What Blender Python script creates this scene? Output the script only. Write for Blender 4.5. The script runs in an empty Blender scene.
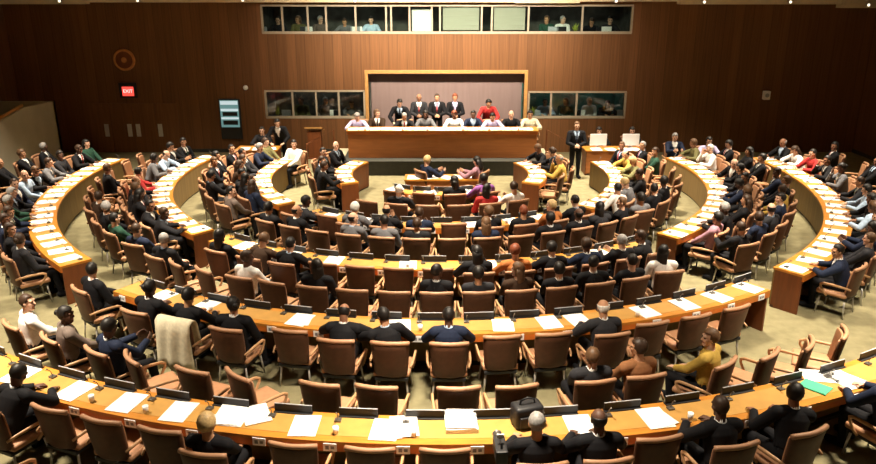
import bpy, bmesh, math, random
import numpy as np
from mathutils import Vector, Matrix
rnd = random.Random(11)
PI = math.pi
R_ = math.radians
SC = bpy.context.scene
COL = SC.collection
# ---------------------------------------------------------------- camera numbers (metres)
F, TH, CXP, CAMH, YC = 736.0, 0.3203, 440.2, 5.45, 19.33
c_, s_, t_ = math.cos(TH), math.sin(TH), math.tan(TH)
def proj(X, Y, Z):
    h = CAMH - Z; z = Y*c_ + h*s_
    return CXP + F*X/z, 232 + F*(h*c_ - Y*s_)/z
def un(x, y, Z):
    h = CAMH - Z; u = (y - 232)/F
    Y = h*(1 - u*t_)/(u + t_); z = Y*c_ + h*s_
    return (x - CXP)*z/F, Y
def at_depth(x, y, Y):
    u = (y - 232)/F; d = Y*(u + t_)/(1 - u*t_); z = Y*c_ + d*s_
    return (x - CXP)*z/F, CAMH - d
def ring(R, a):
    a = math.radians(a); return R*math.sin(a), YC - R*math.cos(a)
def ang_for_x(x, R, Z):
    lo, hi = -75.0, 75.0
    for _ in range(50):
        m = (lo + hi)/2
        X, Y = ring(R, m)
        if proj(X, Y, Z)[0] < x: lo = m
        else: hi = m
    return (lo + hi)/2
# ---------------------------------------------------------------- materials
def new_mat(name):
    m = bpy.data.materials.new(name); m.use_nodes = True
    nt = m.node_tree; b = nt.nodes['Principled BSDF']
    return m, nt, b
def flat(name, col, rough=.55, metal=0., spec=.4, vary=.12, scale=9.):
    m, nt, b = new_mat(name)
    tc = nt.nodes.new('ShaderNodeTexCoord'); n = nt.nodes.new('ShaderNodeTexNoise')
    n.inputs['Scale'].default_value = scale; n.inputs['Detail'].default_value = 4
    nt.links.new(tc.outputs['Object'], n.inputs['Vector'])
    r = nt.nodes.new('ShaderNodeValToRGB')
    r.color_ramp.elements[0].position = .3; r.color_ramp.elements[1].position = .7
    r.color_ramp.elements[0].color = (*[c*(1 - vary) for c in col], 1)
    r.color_ramp.elements[1].color = (*[min(1, c*(1 + vary)) for c in col], 1)
    nt.links.new(n.outputs['Fac'], r.inputs['Fac']); nt.links.new(r.outputs['Color'], b.inputs['Base Color'])
    b.inputs['Roughness'].default_value = rough; b.inputs['Metallic'].default_value = metal
    b.inputs['Specular IOR Level'].default_value = spec
    return m
def wood(name, col, rough=.42, stretch=(3, 3, 40), vary=.25, spec=.35, plank=0.):
    """grain runs along the axis with the small scale; plank > 0 gives upright veneer strips of that width along x+y"""
    m, nt, b = new_mat(name)
    tc = nt.nodes.new('ShaderNodeTexCoord'); mp = nt.nodes.new('ShaderNodeMapping')
    mp.inputs['Scale'].default_value = stretch
    nt.links.new(tc.outputs['Object'], mp.inputs['Vector'])
    n = nt.nodes.new('ShaderNodeTexNoise'); n.inputs['Scale'].default_value = 1.6; n.inputs['Detail'].default_value = 6
    nt.links.new(mp.outputs['Vector'], n.inputs['Vector'])
    r = nt.nodes.new('ShaderNodeValToRGB')
    r.color_ramp.elements[0].position = .28; r.color_ramp.elements[1].position = .72
    r.color_ramp.elements[0].color = (*[c*(1 - vary) for c in col], 1)
    r.color_ramp.elements[1].color = (*[min(1, c*(1 + vary)) for c in col], 1)
    nt.links.new(n.outputs['Fac'], r.inputs['Fac'])
    out = r.outputs['Color']
    if plank:
        sx = nt.nodes.new('ShaderNodeSeparateXYZ'); nt.links.new(tc.outputs['Object'], sx.inputs[0])
        ad = nt.nodes.new('ShaderNodeMath'); ad.operation = 'ADD'
        nt.links.new(sx.outputs['X'], ad.inputs[0]); nt.links.new(sx.outputs['Y'], ad.inputs[1])
        dv = nt.nodes.new('ShaderNodeMath'); dv.operation = 'DIVIDE'; dv.inputs[1].default_value = plank
        nt.links.new(ad.outputs[0], dv.inputs[0])
        fl = nt.nodes.new('ShaderNodeMath'); fl.operation = 'FLOOR'; nt.links.new(dv.outputs[0], fl.inputs[0])
        wn = nt.nodes.new('ShaderNodeTexWhiteNoise'); wn.noise_dimensions = '1D'; nt.links.new(fl.outputs[0], wn.inputs['W'])
        fr = nt.nodes.new('ShaderNodeMath'); fr.operation = 'FRACT'; nt.links.new(dv.outputs[0], fr.inputs[0])
        gp = nt.nodes.new('ShaderNodeMath'); gp.operation = 'GREATER_THAN'; gp.inputs[1].default_value = .05
        nt.links.new(fr.outputs[0], gp.inputs[0])
        mr = nt.nodes.new('ShaderNodeMapRange'); mr.inputs['To Min'].default_value = .84; mr.inputs['To Max'].default_value = 1.12
        nt.links.new(wn.outputs['Value'], mr.inputs['Value'])
        g2 = nt.nodes.new('ShaderNodeMapRange'); g2.inputs['To Min'].default_value = .7; g2.inputs['To Max'].default_value = 1.
        nt.links.new(gp.outputs[0], g2.inputs['Value'])
        mu = nt.nodes.new('ShaderNodeMath'); mu.operation = 'MULTIPLY'
        nt.links.new(mr.outputs[0], mu.inputs[0]); nt.links.new(g2.outputs[0], mu.inputs[1])
        vm = nt.nodes.new('ShaderNodeVectorMath'); vm.operation = 'SCALE'
        nt.links.new(out, vm.inputs[0]); nt.links.new(mu.outputs[0], vm.inputs['Scale'])
        out = vm.outputs[0]
    nt.links.new(out, b.inputs['Base Color'])
    b.inputs['Roughness'].default_value = rough; b.inputs['Specular IOR Level'].default_value = spec
    return m
def glow(name, col, strength, base=(.02, .02, .02)):
    m, nt, b = new_mat(name)
    b.inputs['Base Color'].default_value = (*base, 1)
    b.inputs['Emission Color'].default_value = (*col, 1); b.inputs['Emission Strength'].default_value = strength
    return m
M = {}
M['wall'] = wood('walnut_panelling', (.155, .068, .026), .55, (14, 14, .5), .16, .2, .31)
M['door'] = wood('door_veneer', (.17, .072, .026), .5, (10, 10, .6), .2, .25)
M['carpet'] = flat('olive_beige_carpet', (.205, .182, .104), .95, spec=.05, vary=.16, scale=5)
M['ceiling'] = flat('ceiling_plaster', (.5, .45, .36), .9, vary=.04)
M['cream'] = flat('cream_fascia', (.62, .52, .34), .6, vary=.08)
M['pale'] = flat('pale_parapet_paint', (.42, .38, .29), .8, vary=.06, scale=2)
M['desk'] = wood('amber_desk_wood', (.46, .185, .026), .38, (2.2, 9, 9), .16, .35)
M['inlay'] = wood('ochre_writing_surface', (.43, .235, .060), .5, (4, 4, 4), .1, .3)
M['edge'] = wood('orange_edge_wood', (.50, .135, .016), .4, (3, 9, 9), .18, .4)
M['panel'] = wood('olive_brown_panel', (.22, .145, .06), .6, (6, 6, .8), .14, .2)
M['redwood'] = wood('red_brown_veneer', (.155, .046, .014), .42, (8, 8, .9), .2, .35)
M['podium'] = wood('podium_veneer', (.38, .14, .042), .42, (.8, 8, 8), .18, .35)
M['honey'] = wood('honey_frame_wood', (.44, .23, .075), .45, (5, 5, 5), .12, .35)
M['leather'] = flat('brown_leather', (.080, .033, .017), .5, spec=.3, vary=.14, scale=14)
M['seatleather'] = flat('tan_seat_leather', (.42, .215, .115), .5, spec=.3, vary=.1, scale=14)
M['tan'] = flat('toplit_leather_rim', (.38, .20, .11), .5, vary=.1, scale=14)  # brown leather lightened: overhead light on the chair tops put into the colour
M['armwood'] = wood('pale_armrest_wood', (.48, .27, .135), .4, (8, 2, 8), .12, .4)
M['steel'] = flat('dark_steel', (.16, .15, .14), .35, .7, vary=.05)
M['chrome'] = flat('brushed_steel', (.55, .53, .5), .35, .6, vary=.05)
M['black'] = flat('black_plastic', (.012, .012, .014), .5, vary=.1)
M['white'] = flat('white_paper', (.80, .79, .78), .8, spec=.1, vary=.02)
M['greyplastic'] = flat('grey_plastic', (.33, .34, .37), .5, vary=.06)
M['print'] = flat('printed_grey', (.2, .2, .22), .8, vary=.3, scale=60)
M['curtain'] = wood('mauve_backdrop', (.215, .155, .148), .85, (7, 7, .6), .06, .1)
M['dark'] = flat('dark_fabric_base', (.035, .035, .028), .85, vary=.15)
M['booth'] = flat('booth_lining', (.06, .06, .05), .85, vary=.5, scale=3)
M['glassgreen'] = flat('green_glass_reflection', (.035, .11, .09), .8, vary=.4, scale=3)  # green reflection of the window glass, painted onto the lower right booth walls
M['blind'] = wood('grey_blind', (.33, .31, .26), .8, (.5, .5, 30), .12, .1)
M['frame'] = flat('window_frame_paint', (.32, .27, .2), .5, vary=.08)
M['step'] = flat('pale_step_carpet', (.52, .48, .33), .9, vary=.08)
M['green'] = flat('green_folder_card', (.06, .42, .24), .6, vary=.05)
M['plant'] = flat('yellow_green_leaf', (.28, .33, .04), .6, vary=.3)
M['disc'] = wood('brown_disc_wood', (.48, .20, .06), .5, (6, 6, 6), .2, .3)
M['redsign'] = glow('lit_red_sign', (1, .07, .05), 2.2)
M['signletter'] = glow('lit_sign_letter', (1, .55, .5), 2.5)
M['lamp'] = glow('lamp_glass', (1, .85, .62), 3)
M['screen'] = glow('lit_teal_screen', (.30, .62, .60), .55)
M['screenwhite'] = glow('lit_white_band', (.8, .95, .95), 1.0)
def glass():
    m, nt, b = new_mat('window_glass'); nt.nodes.remove(b)
    o = nt.nodes['Material Output']; tr = nt.nodes.new('ShaderNodeBsdfTransparent'); tr.inputs[0].default_value = (.86, .92, .9, 1)
    gl = nt.nodes.new('ShaderNodeBsdfGlossy'); gl.inputs['Roughness'].default_value = .02
    fr = nt.nodes.new('ShaderNodeFresnel'); fr.inputs['IOR'].default_value = 1.4
    mx = nt.nodes.new('ShaderNodeMixShader')
    nt.links.new(fr.outputs[0], mx.inputs[0]); nt.links.new(tr.outputs[0], mx.inputs[1]); nt.links.new(gl.outputs[0], mx.inputs[2])
    nt.links.new(mx.outputs[0], o.inputs[0]); return m
M['glass'] = glass()
CLOTH = {k: flat(k.replace(' ', '_') + '_cloth', v, .8, spec=.15, vary=.12, scale=20) for k, v in {
    'black': (.008, .008, .010), 'charcoal': (.022, .022, .026), 'navy': (.012, .018, .04), 'dark brown': (.04, .022, .013),
    'grey': (.12, .12, .13), 'taupe': (.13, .10, .085), 'brown': (.26, .115, .05), 'mustard': (.42, .28, .06), 'cream': (.58, .52, .38),
    'white': (.75, .74, .72), 'red': (.38, .03, .03), 'lavender': (.45, .40, .60), 'mauve': (.30, .16, .20), 'olive': (.13, .12, .05),
    'light blue': (.38, .50, .66), 'dark green': (.02, .06, .04), 'purple': (.20, .07, .24), 'rust': (.40, .14, .04)}.items()}
SKIN = {k: flat(k + '_skin', v, .55, spec=.35, vary=.05, scale=25) for k, v in {
    'pale': (.60, .36, .25), 'tan': (.44, .23, .13), 'brown': (.24, .11, .06), 'deep': (.10, .048, .03)}.items()}
HAIRM = {k: flat(k + '_hair', v, .5, spec=.3, vary=.25, scale=40) for k, v in {
    'black': (.010, .008, .007), 'dark brown': (.035, .018, .010), 'brown': (.10, .052, .025), 'auburn': (.17, .045, .02),
    'blond': (.46, .32, .15), 'grey': (.26, .25, .24), 'white': (.62, .60, .57)}.items()}
M['eye'] = flat('eye_dark', (.02, .015, .012), .2); M['lip'] = flat('lip_skin', (.36, .12, .10), .5)
# ---------------------------------------------------------------- object helpers
def link(name, me, parent=None, loc=(0, 0, 0), rz=0.):
    o = bpy.data.objects.new(name, me); COL.objects.link(o)
    o.location = loc; o.rotation_euler = (0, 0, rz)
    if parent: o.parent = parent
    return o
def fin(bm, mats, smooth=False, name='mesh'):
    me = bpy.data.meshes.new(name); bmesh.ops.recalc_face_normals(bm, faces=bm.faces[:]); bm.to_mesh(me); bm.free()
    for m in (mats if isinstance(mats, (list, tuple)) else [mats]): me.materials.append(m)
    if smooth: me.polygons.foreach_set('use_smooth', [True]*len(me.polygons))
    return me
def obj(name, bm, mats, parent=None, loc=(0, 0, 0), rz=0., smooth=False):
    return link(name, fin(bm, mats, smooth, name), parent, loc, rz)
def tag(o, label, cat, group=None):
    o['label'] = label; o['category'] = cat
    if group: o['group'] = group
    return o
def structure(o): o['kind'] = 'structure'; return o
def empty(name, loc=(0, 0, 0), rz=0.): return link(name, None, None, loc, rz)
def copy_tree(o, parent=None):
    n = o.copy(); COL.objects.link(n)
    if parent is not None: n.parent = parent
    for ch in KIDS.get(o.name, []): copy_tree(ch, n)
    return n
KIDS = {}
def remember(root):
    for o in bpy.data.objects:
        if o.parent: 
            l = KIDS.setdefault(o.parent.name, [])
            if o not in l: l.append(o)
def BM(): return bmesh.new()
def box(bm, x0, x1, y0, y1, z0, z1, bev=0., mi=0):
    vs = [bm.verts.new(p) for p in ((x0, y0, z0), (x1, y0, z0), (x1, y1, z0), (x0, y1, z0), (x0, y0, z1), (x1, y0, z1), (x1, y1, z1), (x0, y1, z1))]
    fs = [bm.faces.new([vs[i] for i in q]) for q in ((3, 2, 1, 0), (4, 5, 6, 7), (0, 1, 5, 4), (1, 2, 6, 5), (2, 3, 7, 6), (3, 0, 4, 7))]
    for f in fs: f.material_index = mi
    if bev:
        es = list({e for f in fs for e in f.edges})
        bmesh.ops.bevel(bm, geom=es, offset=bev, segments=2, profile=.6, affect='EDGES', material=mi)
    return vs
def arcbox(bm, R0, R1, z0, z1, a0, a1, n=None, mi=0):
    """a curved slab round the ring centre (world coordinates about (0, YC))"""
    n = n or max(2, int(abs(a1 - a0)/1.5))
    prev = None; first = None
    def q(*v):
        f = bm.faces.new(v); f.material_index = mi
    for i in range(n + 1):
        a = math.radians(a0 + (a1 - a0)*i/n); sx, cy = math.sin(a), -math.cos(a)
        cur = [bm.verts.new((R*sx, R*cy, z)) for R, z in ((R0, z0), (R1, z0), (R1, z1), (R0, z1))]
        if prev:
            for j in range(4): q(prev[j], prev[(j + 1) % 4], cur[(j + 1) % 4], cur[j])
        else: first = cur
        prev = cur
    q(*first); q(*prev[::-1])
def tube(bm, pts, r, n=8, caps=True, sx=1.):
    """swept round or oval bar through pts; r a number or list"""
    pts = [Vector(p) for p in pts]; rs = r if isinstance(r, (list, tuple)) else [r]*len(pts)
    rings = []; last = None
    for i, p in enumerate(pts):
        d = (pts[min(i + 1, len(pts) - 1)] - pts[max(i - 1, 0)]).normalized()
        ref = Vector((1, 0, 0)) if abs(d.x) < .9 else Vector((0, 1, 0))
        u = d.cross(ref).normalized(); v = d.cross(u).normalized()
        rings.append([bm.verts.new(p + (u*math.cos(k*2*PI/n) + v*math.sin(k*2*PI/n)*sx)*rs[i]) for k in range(n)])
    for a, b in zip(rings, rings[1:]):
        for k in range(n): bm.faces.new((a[k], a[(k + 1) % n], b[(k + 1) % n], b[k]))
    if caps: bm.faces.new(rings[0][::-1]); bm.faces.new(rings[-1])
def lathe(bm, prof, n=16, M4=None):
    rings = []
    for r, z in prof:
        ring_ = [bm.verts.new((M4 or Matrix()) @ Vector((max(r, 1e-4)*math.cos(2*PI*k/n), max(r, 1e-4)*math.sin(2*PI*k/n), z))) for k in range(n)]
        rings.append(ring_)
    for a, b in zip(rings, rings[1:]):
        for k in range(n): bm.faces.new((a[k], a[(k + 1) % n], b[(k + 1) % n], b[k]))
    bm.faces.new(rings[0][::-1]); bm.faces.new(rings[-1])
def ellipsoid(bm, cen, rad, rot=None, u=14, v=10):
    m = Matrix.Translation(cen) @ ((rot or Matrix.Identity(3)).to_4x4()) @ Matrix.Diagonal((*rad, 1))
    bmesh.ops.create_uvsphere(bm, u_segments=u, v_segments=v, radius=1, matrix=m)
ORD = ['zeroth', 'first', 'second', 'third', 'fourth', 'fifth', 'sixth', 'seventh', 'eighth', 'ninth', 'tenth', 'eleventh', 'twelfth', 'thirteenth',
       'fourteenth', 'fifteenth', 'sixteenth', 'seventeenth', 'eighteenth', 'nineteenth', 'twentieth']
def ordn(k):
    return ORD[k] if k <= 20 else {2: 'twenty', 3: 'thirty'}[k//10] + '-' + ORD[k % 10]
# ================================================================ people
class Figure:
    """limbs as tapered capsules, a lofted trunk and a shaped head, fused into one continuous skin by a voxel remesh"""
    def __init__(s): s.caps = []; s.ells = []; s.bm = BM()
    def cap(s, a, b, ra, rb, reg, n=14):
        a, b = Vector(a), Vector(b); d = (b - a); L = max(d.length, 1e-5); d.normalize()
        q = Vector((0, 0, 1)).rotation_difference(d).to_matrix().to_4x4(); m = Matrix.Translation(a) @ q
        pr = [(ra*math.cos(t), -ra*math.sin(t)) for t in (1.5, 1.1, .7, .35)] + [(ra, 0), ((ra + rb)/2, L/2), (rb, L)] + [(rb*math.cos(t), L + rb*math.sin(t)) for t in (.35, .7, 1.1, 1.5)]
        lathe(s.bm, pr, n, m); s.caps.append((np.array(a), np.array(b), ra, rb, reg))
    def ell(s, cen, rad, rot, reg):
        ellipsoid(s.bm, cen, rad, rot); s.ells.append((np.array(cen), np.array(rad), np.array(rot), reg))
def two_bone(S, W, l1, l2, hint):
    S, W, hint = Vector(S), Vector(W), Vector(hint); d = W - S; L = min(d.length, (l1 + l2)*.995); d.normalize()
    a = (l1*l1 - l2*l2 + L*L)/(2*L); h = math.sqrt(max(l1*l1 - a*a, 0))
    p = (hint - d*hint.dot(d)).normalized()
    return S + d*a + p*h, S + d*L
def shell(me, idx, off, name, rim=.011):
    """clothing: the chosen faces of the body, moved out along the normals, with a turned-in hem"""
    bm = BM(); bm.from_mesh(me); bm.faces.ensure_lookup_table(); bm.normal_update()
    keep = set(idx); nrm = {v: v.normal.copy() for v in bm.verts}
    bmesh.ops.delete(bm, geom=[f for f in bm.faces if f.index not in keep], context='FACES')
    src = {v: nrm[v] for v in bm.verts}
    for v in bm.verts: v.co += src[v]*off
    be = [e for e in bm.edges if e.is_boundary]
    if be:
        r = bmesh.ops.extrude_edge_only(bm, edges=be)
        old = {}
        for e in be:
            for v in e.verts: old[tuple(round(c, 6) for c in v.co)] = src[v]
        for v in r['geom']:
            if isinstance(v, bmesh.types.BMVert):
                n = old.get(tuple(round(c, 6) for c in v.co))
                if n: v.co -= n*(rim)
    bm.normal_update()
    m = bpy.data.meshes.new(name); bm.to_mesh(m); bm.free()
    m.polygons.foreach_set('use_smooth', [True]*len(m.polygons)); m.materials.clear(); m.materials.append(CLOTH['black'])
    return m
def build_pose(sit=True, lean=5, side=0, twist=0, turn=0, nod=0, tilt=0, hands=None, hdir=None, hint=None, legs=None):
    f = Figure()
    hip = Vector((0, -.10, .545)) if sit else Vector((0, 0, .93))
    la, sa = math.radians(lean), math.radians(side)
    up = Vector((math.sin(sa), math.sin(la), math.cos(la)*math.cos(sa))).normalized()
    def xax(k):
        a = math.radians(twist)*k; v = Vector((math.cos(a), math.sin(a), 0)); return (v - up*v.dot(up)).normalized()
    def P(x, y, k, tw=1.):
        X = xax(tw); Yv = up.cross(X); return hip + up*k + X*x + Yv*y
    st = [(-.085, .13, .10), (-.03, .165, .122), (.06, .162, .118), (.16, .156, .114), (.27, .172, .122), (.37, .186, .120), (.435, .162, .098), (.475, .105, .075), (.50, .055, .052)]
    rings = []; N = 22
    for k, rx, ry in st:
        tw = max(0, min(1, k/.4)); X = xax(tw); Yv = up.cross(X); c = hip + up*k
        rings.append([f.bm.verts.new(c + X*rx*math.cos(2*PI*i/N) + Yv*ry*math.sin(2*PI*i/N)) for i in range(N)])
    for a, b in zip(rings, rings[1:]):
        for i in range(N): f.bm.faces.new((a[i], a[(i + 1) % N], b[(i + 1) % N], b[i]))
    f.bm.faces.new(rings[0][::-1]); f.bm.faces.new(rings[-1])
    for sg in (-1, 1): f.cap(P(sg*.07, -.01, .437), P(sg*.186, -.005, .425), .066, .064, 'arm')
    # head
    base = P(0, -.005, .475); hup = (up*.45 + Vector((0, .10, 1))*.8).normalized()
    R3 = Matrix.Rotation(math.radians(turn + twist*.6), 3, 'Z') @ Matrix.Rotation(math.radians(-nod - lean*.25), 3, 'X') @ Matrix.Rotation(math.radians(tilt + side*.4), 3, 'Y')
    hc = base + hup*.178 + R3 @ Vector((0, .012, 0))
    H = lambda x, y, z: hc + R3 @ Vector((x, y, z))
    f.cap(base - up*.02, H(0, -.02, -.055), .060, .056, 'skin')
    f.ell(H(0, -.010, .022), (.076, .094, .094), R3, 'skin'); f.ell(H(0, .018, -.042), (.058, .070, .076), R3, 'skin')
    f.cap(H(-.012, .058, -.096), H(.012, .058, -.096), .026, .026, 'skin'); f.cap(H(0, .082, .012), H(0, .100, -.022), .009, .014, 'skin')
    f.cap(H(-.045, .070, .030), H(.045, .070, .030), .014, .014, 'skin')
    for sg in (-1, 1):
        f.ell(H(sg*.077, -.004, -.006), (.012, .022, .032), R3, 'skin'); f.ell(H(sg*.031, .076, .010), (.015, .012, .010), R3, 'eye')
        f.cap(H(sg*.038, .056, -.02), H(sg*.034, .058, -.03), .026, .024, 'skin')
    f.ell(H(0, .082, -.056), (.025, .010, .010), R3, 'lip')
    # arms and hands
    hands = hands or [(-.10, .24, .62), (.10, .24, .62)]; hdir = hdir or [((.35, .9, -.15), (0, 0, -1)), ((-.35, .9, -.15), (0, 0, -1))]
    hint = hint or [(-.7, -.4, -.6), (.7, -.4, -.6)]
    for i, sg in enumerate((-1, 1)):
        S = P(sg*.196, -.005, .418); E, W = two_bone(S, hands[i], .285, .255, hint[i])
        f.cap(S, E, .061, .048, 'arm'); f.cap(E, W.lerp(E, .06), .047, .031, 'arm')
        d = Vector(hdir[i][0]).normalized(); n = Vector(hdir[i][1]); n = (n - d*n.dot(d)).normalized(); l = d.cross(n)
        rot = Matrix((l, d, n)).transposed()
        f.cap(W.lerp(E, .06), W + d*.02, .026, .024, 'skin')
        f.ell(W + d*.055, (.040, .052, .016), rot, 'skin')
        tips = (.070, .082, .088, .076) if sg > 0 else (.076, .088, .082, .070)
        if sg > 0: tips = tips[::-1]
        th = 1 if (l.dot(Vector((1, 0, 0))) * -sg) > 0 else -1     # thumb on the inner side
        tl = (.066, .080, .086, .076)
        for j in range(4):
            o = (j - 1.5)*.0215*th; b0 = W + d*.088 + l*o; L = tl[j]
            d1 = (d*.93 + n*.30 + l*(o*2.2)).normalized(); d2 = (d*.62 + n*.78 + l*(o*1.5)).normalized()
            f.cap(b0 - d*.02, b0 + d1*L*.5, .0095, .0085, 'skin', 8); f.cap(b0 + d1*L*.5, b0 + d1*L*.5 + d2*L*.5, .0085, .007, 'skin', 8)
        b0 = W + d*.030 + l*.030*th; d1 = (d*.62 + l*.75*th + n*.2).normalized(); d2 = (d*.9 + l*.25*th + n*.3).normalized()
        f.cap(b0, b0 + d1*.040, .012, .010, 'skin', 8); f.cap(b0 + d1*.040, b0 + d1*.040 + d2*.032, .010, .008, 'skin', 8)
    # legs
    for i, sg in enumerate((-1, 1)):
        if sit: kn, an, toe = Vector((sg*.12, .36, .515)), Vector((sg*.13, .37 + .05*sg, .095)), Vector((sg*.15, .55 + .05*sg, .045))
        else: kn, an, toe = Vector((sg*.10, .02, .50)), Vector((sg*.11, -.02, .09)), Vector((sg*.14, .16, .04))
        if legs: kn, an, toe = [Vector(v) for v in legs[i]]
        hp = hip + Vector((sg*.09, .02, -.01))
        f.cap(hp, kn, .084, .060, 'leg'); f.cap(kn, an, .058, .040, 'leg'); f.cap(an - Vector((0, .03, .03)), toe, .045, .036, 'shoe'); 
    for v in f.bm.verts: v.co.z = max(v.co.z, .004)
    raw = bpy.data.meshes.new('raw'); bmesh.ops.recalc_face_normals(f.bm, faces=f.bm.faces[:]); f.bm.to_mesh(raw); f.bm.free()
    o = bpy.data.objects.new('raw', raw); COL.objects.link(o)
    r = o.modifiers.new('r', 'REMESH'); r.mode = 'VOXEL'; r.voxel_size = .0058
    sm = o.modifiers.new('s', 'SMOOTH'); sm.factor = .4; sm.iterations = 2
    de = o.modifiers.new('d', 'DECIMATE'); de.ratio = .17
    dg = bpy.context.evaluated_depsgraph_get(); me = bpy.data.meshes.new_from_object(o.evaluated_get(dg)); bpy.data.objects.remove(o)
    # which bone each face belongs to
    nf = len(me.polygons); C = np.empty(nf*3); me.polygons.foreach_get('center', C); C = C.reshape(-1, 3)
    names = ['skin', 'arm', 'leg', 'shoe', 'eye', 'lip', 'torso']; best = np.full(nf, 9.); reg = np.zeros(nf, int)
    def put(d, rname):
        nonlocal best
        k = d < best; best = np.where(k, d, best); reg[k] = names.index(rname)
    for a, b, ra, rb, rg in f.caps:
        ab = b - a; tt = np.clip(((C - a) @ ab)/max(ab @ ab, 1e-9), 0, 1); put(np.linalg.norm(C - a - tt[:, None]*ab, axis=1) - (ra + (rb - ra)*tt), rg)
    for cen, rad, rot, rg in f.ells:
        q = (C - cen) @ rot; k = np.linalg.norm(q/rad, axis=1); put((k - 1)*rad.min()*1.0 - (.003 if rg in ('eye', 'lip') else 0), rg)
    U = np.array(up); hp = np.array(hip); kk = (C - hp) @ U
    tw = np.clip(kk/.4, 0, 1)*math.radians(twist); X0 = np.stack([np.cos(tw), np.sin(tw), 0*tw], 1); X0 -= (X0 @ U)[:, None]*U; X0 /= np.linalg.norm(X0, axis=1)[:, None]
    Y0 = np.cross(U, X0); lx = ((C - hp)*X0).sum(1); ly = ((C - hp)*Y0).sum(1)
    ks = [q[0] for q in st]; rx = np.interp(kk, ks, [q[1] for q in st]); ry = np.interp(kk, ks, [q[2] for q in st])
    dt = (np.hypot(lx/rx, ly/ry) - 1)*ry; dt = np.where((kk < -.09) | (kk > .49), 5, dt); put(dt, 'torso')
    R = np.array(names)[reg]
    pel = (R == 'torso') & (kk < (.045 if sit else .0)); R[pel] = 'leg'
    V = (np.isin(R, ['torso', 'arm'])) & (ly > .02) & (kk > .20) & (np.abs(lx) < .082*(kk - .20)/.26)
    tie = V & (np.abs(lx) < .020)
    col = (R == 'skin') & (((C - np.array(base)) @ np.array(hup)) < .040) & (np.linalg.norm(C - np.array(base), axis=1) < .11)
    me.materials.clear(); me.materials.append(SKIN['pale']); me.materials.append(M['eye']); me.materials.append(M['lip'])
    mi = np.where(R == 'eye', 1, np.where(R == 'lip', 2, 0)).astype(np.int32); me.polygons.foreach_set('material_index', mi)
    me.polygons.foreach_set('use_smooth', [True]*nf); me.update(); me.name = 'body'
    top = np.isin(R, ['torso', 'arm']); I = lambda m: np.nonzero(m)[0].tolist()
    hm = Matrix.Translation(hc) @ R3.to_4x4()
    return dict(body=me, jacket=shell(me, I(top & ~V), .018, 'jacket', .019), shirt=shell(me, I((V & ~tie) | col), .006, 'shirt', .006), tie=shell(me, I(tie), .010, 'tie', .010),
                top=shell(me, I(top), .013, 'top', .014), trousers=shell(me, I(R == 'leg'), .010, 'trousers', .011), shoes=[shell(me, I((R == 'shoe') & (C[:, 0]*q > 0)), .008, 'shoe', .008) for q in (-1, 1)], head=hm)
down = [((0, .1, -1), (1, 0, 0)), ((0, .1, -1), (-1, 0, 0))]
desk_h = [((.45, .9, -.05), (0, 0, -1)), ((-.45, .9, -.05), (0, 0, -1))]
POSES = {
 'desk': build_pose(lean=12, nod=8, hands=[(-.16, .36, .795), (.16, .36, .795)], hdir=desk_h, hint=[(-.8, -.3, -.45), (.8, -.3, -.45)]),
 'read': build_pose(lean=27, nod=28, hands=[(-.15, .42, .795), (.13, .44, .795)], hdir=desk_h, hint=[(-.9, -.1, -.3), (.9, -.1, -.3)]),
 'lap': build_pose(lean=-9, nod=4),
 'left': build_pose(lean=2, turn=42, twist=8, hands=[(-.12, .30, .66), (.13, .25, .62)]),
 'right': build_pose(lean=4, turn=-42, twist=-8, hands=[(-.12, .25, .62), (.12, .30, .66)]),
 'chin': build_pose(lean=12, nod=6, turn=10, hands=[(-.17, .34, .795), (.10, .20, 1.02)], hdir=[desk_h[0], ((-.35, .1, .9), (0, -1, 0))], hint=[(-.8, -.3, -.45), (.5, .1, -.8)]),
 'sheet': build_pose(lean=0, nod=20, hands=[(-.13, .34, .86), (.13, .34, .86)], hdir=[((.3, .8, .35), (.9, -.2, 0)), ((-.3, .8, .35), (-.9, -.2, 0))], hint=[(-.6, -.3, -.8), (.6, -.3, -.8)]),
 'lean_left': build_pose(lean=14, side=-14, twist=16, turn=38, nod=8, hands=[(-.30, .30, .795), (.06, .38, .795)], hdir=desk_h, hint=[(-.9, -.2, -.2), (.8, -.3, -.45)]),
 'lean_right': build_pose(lean=14, side=14, twist=-16, turn=-38, nod=8, hands=[(-.06, .38, .795), (.30, .30, .795)], hdir=desk_h, hint=[(-.8, -.3, -.45), (.9, -.2, -.2)]),
 'clasp': build_pose(sit=False, lean=0, nod=8, hands=[(-.07, .22, 1.02), (.06, .23, 1.01)], hdir=[((.9, .3, -.1), (0, -1, -.3)), ((-.9, .3, -.1), (0, -1, -.3))], hint=[(-.9, -.4, -.3), (.9, -.4, -.3)]),
 'stand': build_pose(sit=False, lean=2, turn=-20, hands=[(-.27, .06, .83), (.27, .06, .83)], hdir=down, hint=[(-.4, -.9, 0), (.4, -.9, 0)]),
 'bend': build_pose(sit=False, lean=38, nod=15, turn=25, hands=[(-.20, .50, .86), (.20, .50, .86)], hdir=desk_h, hint=[(-.9, -.2, -.2), (.9, -.2, -.2)]),
 'film': build_pose(sit=False, lean=4, nod=6, hands=[(-.12, .30, 1.30), (.12, .30, 1.26)], hdir=[((.3, .9, .2), (.9, -.2, 0)), ((-.3, .9, .2), (-.9, -.2, 0))], hint=[(-.6, -.2, -.8), (.6, -.2, -.8)]),
}
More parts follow.
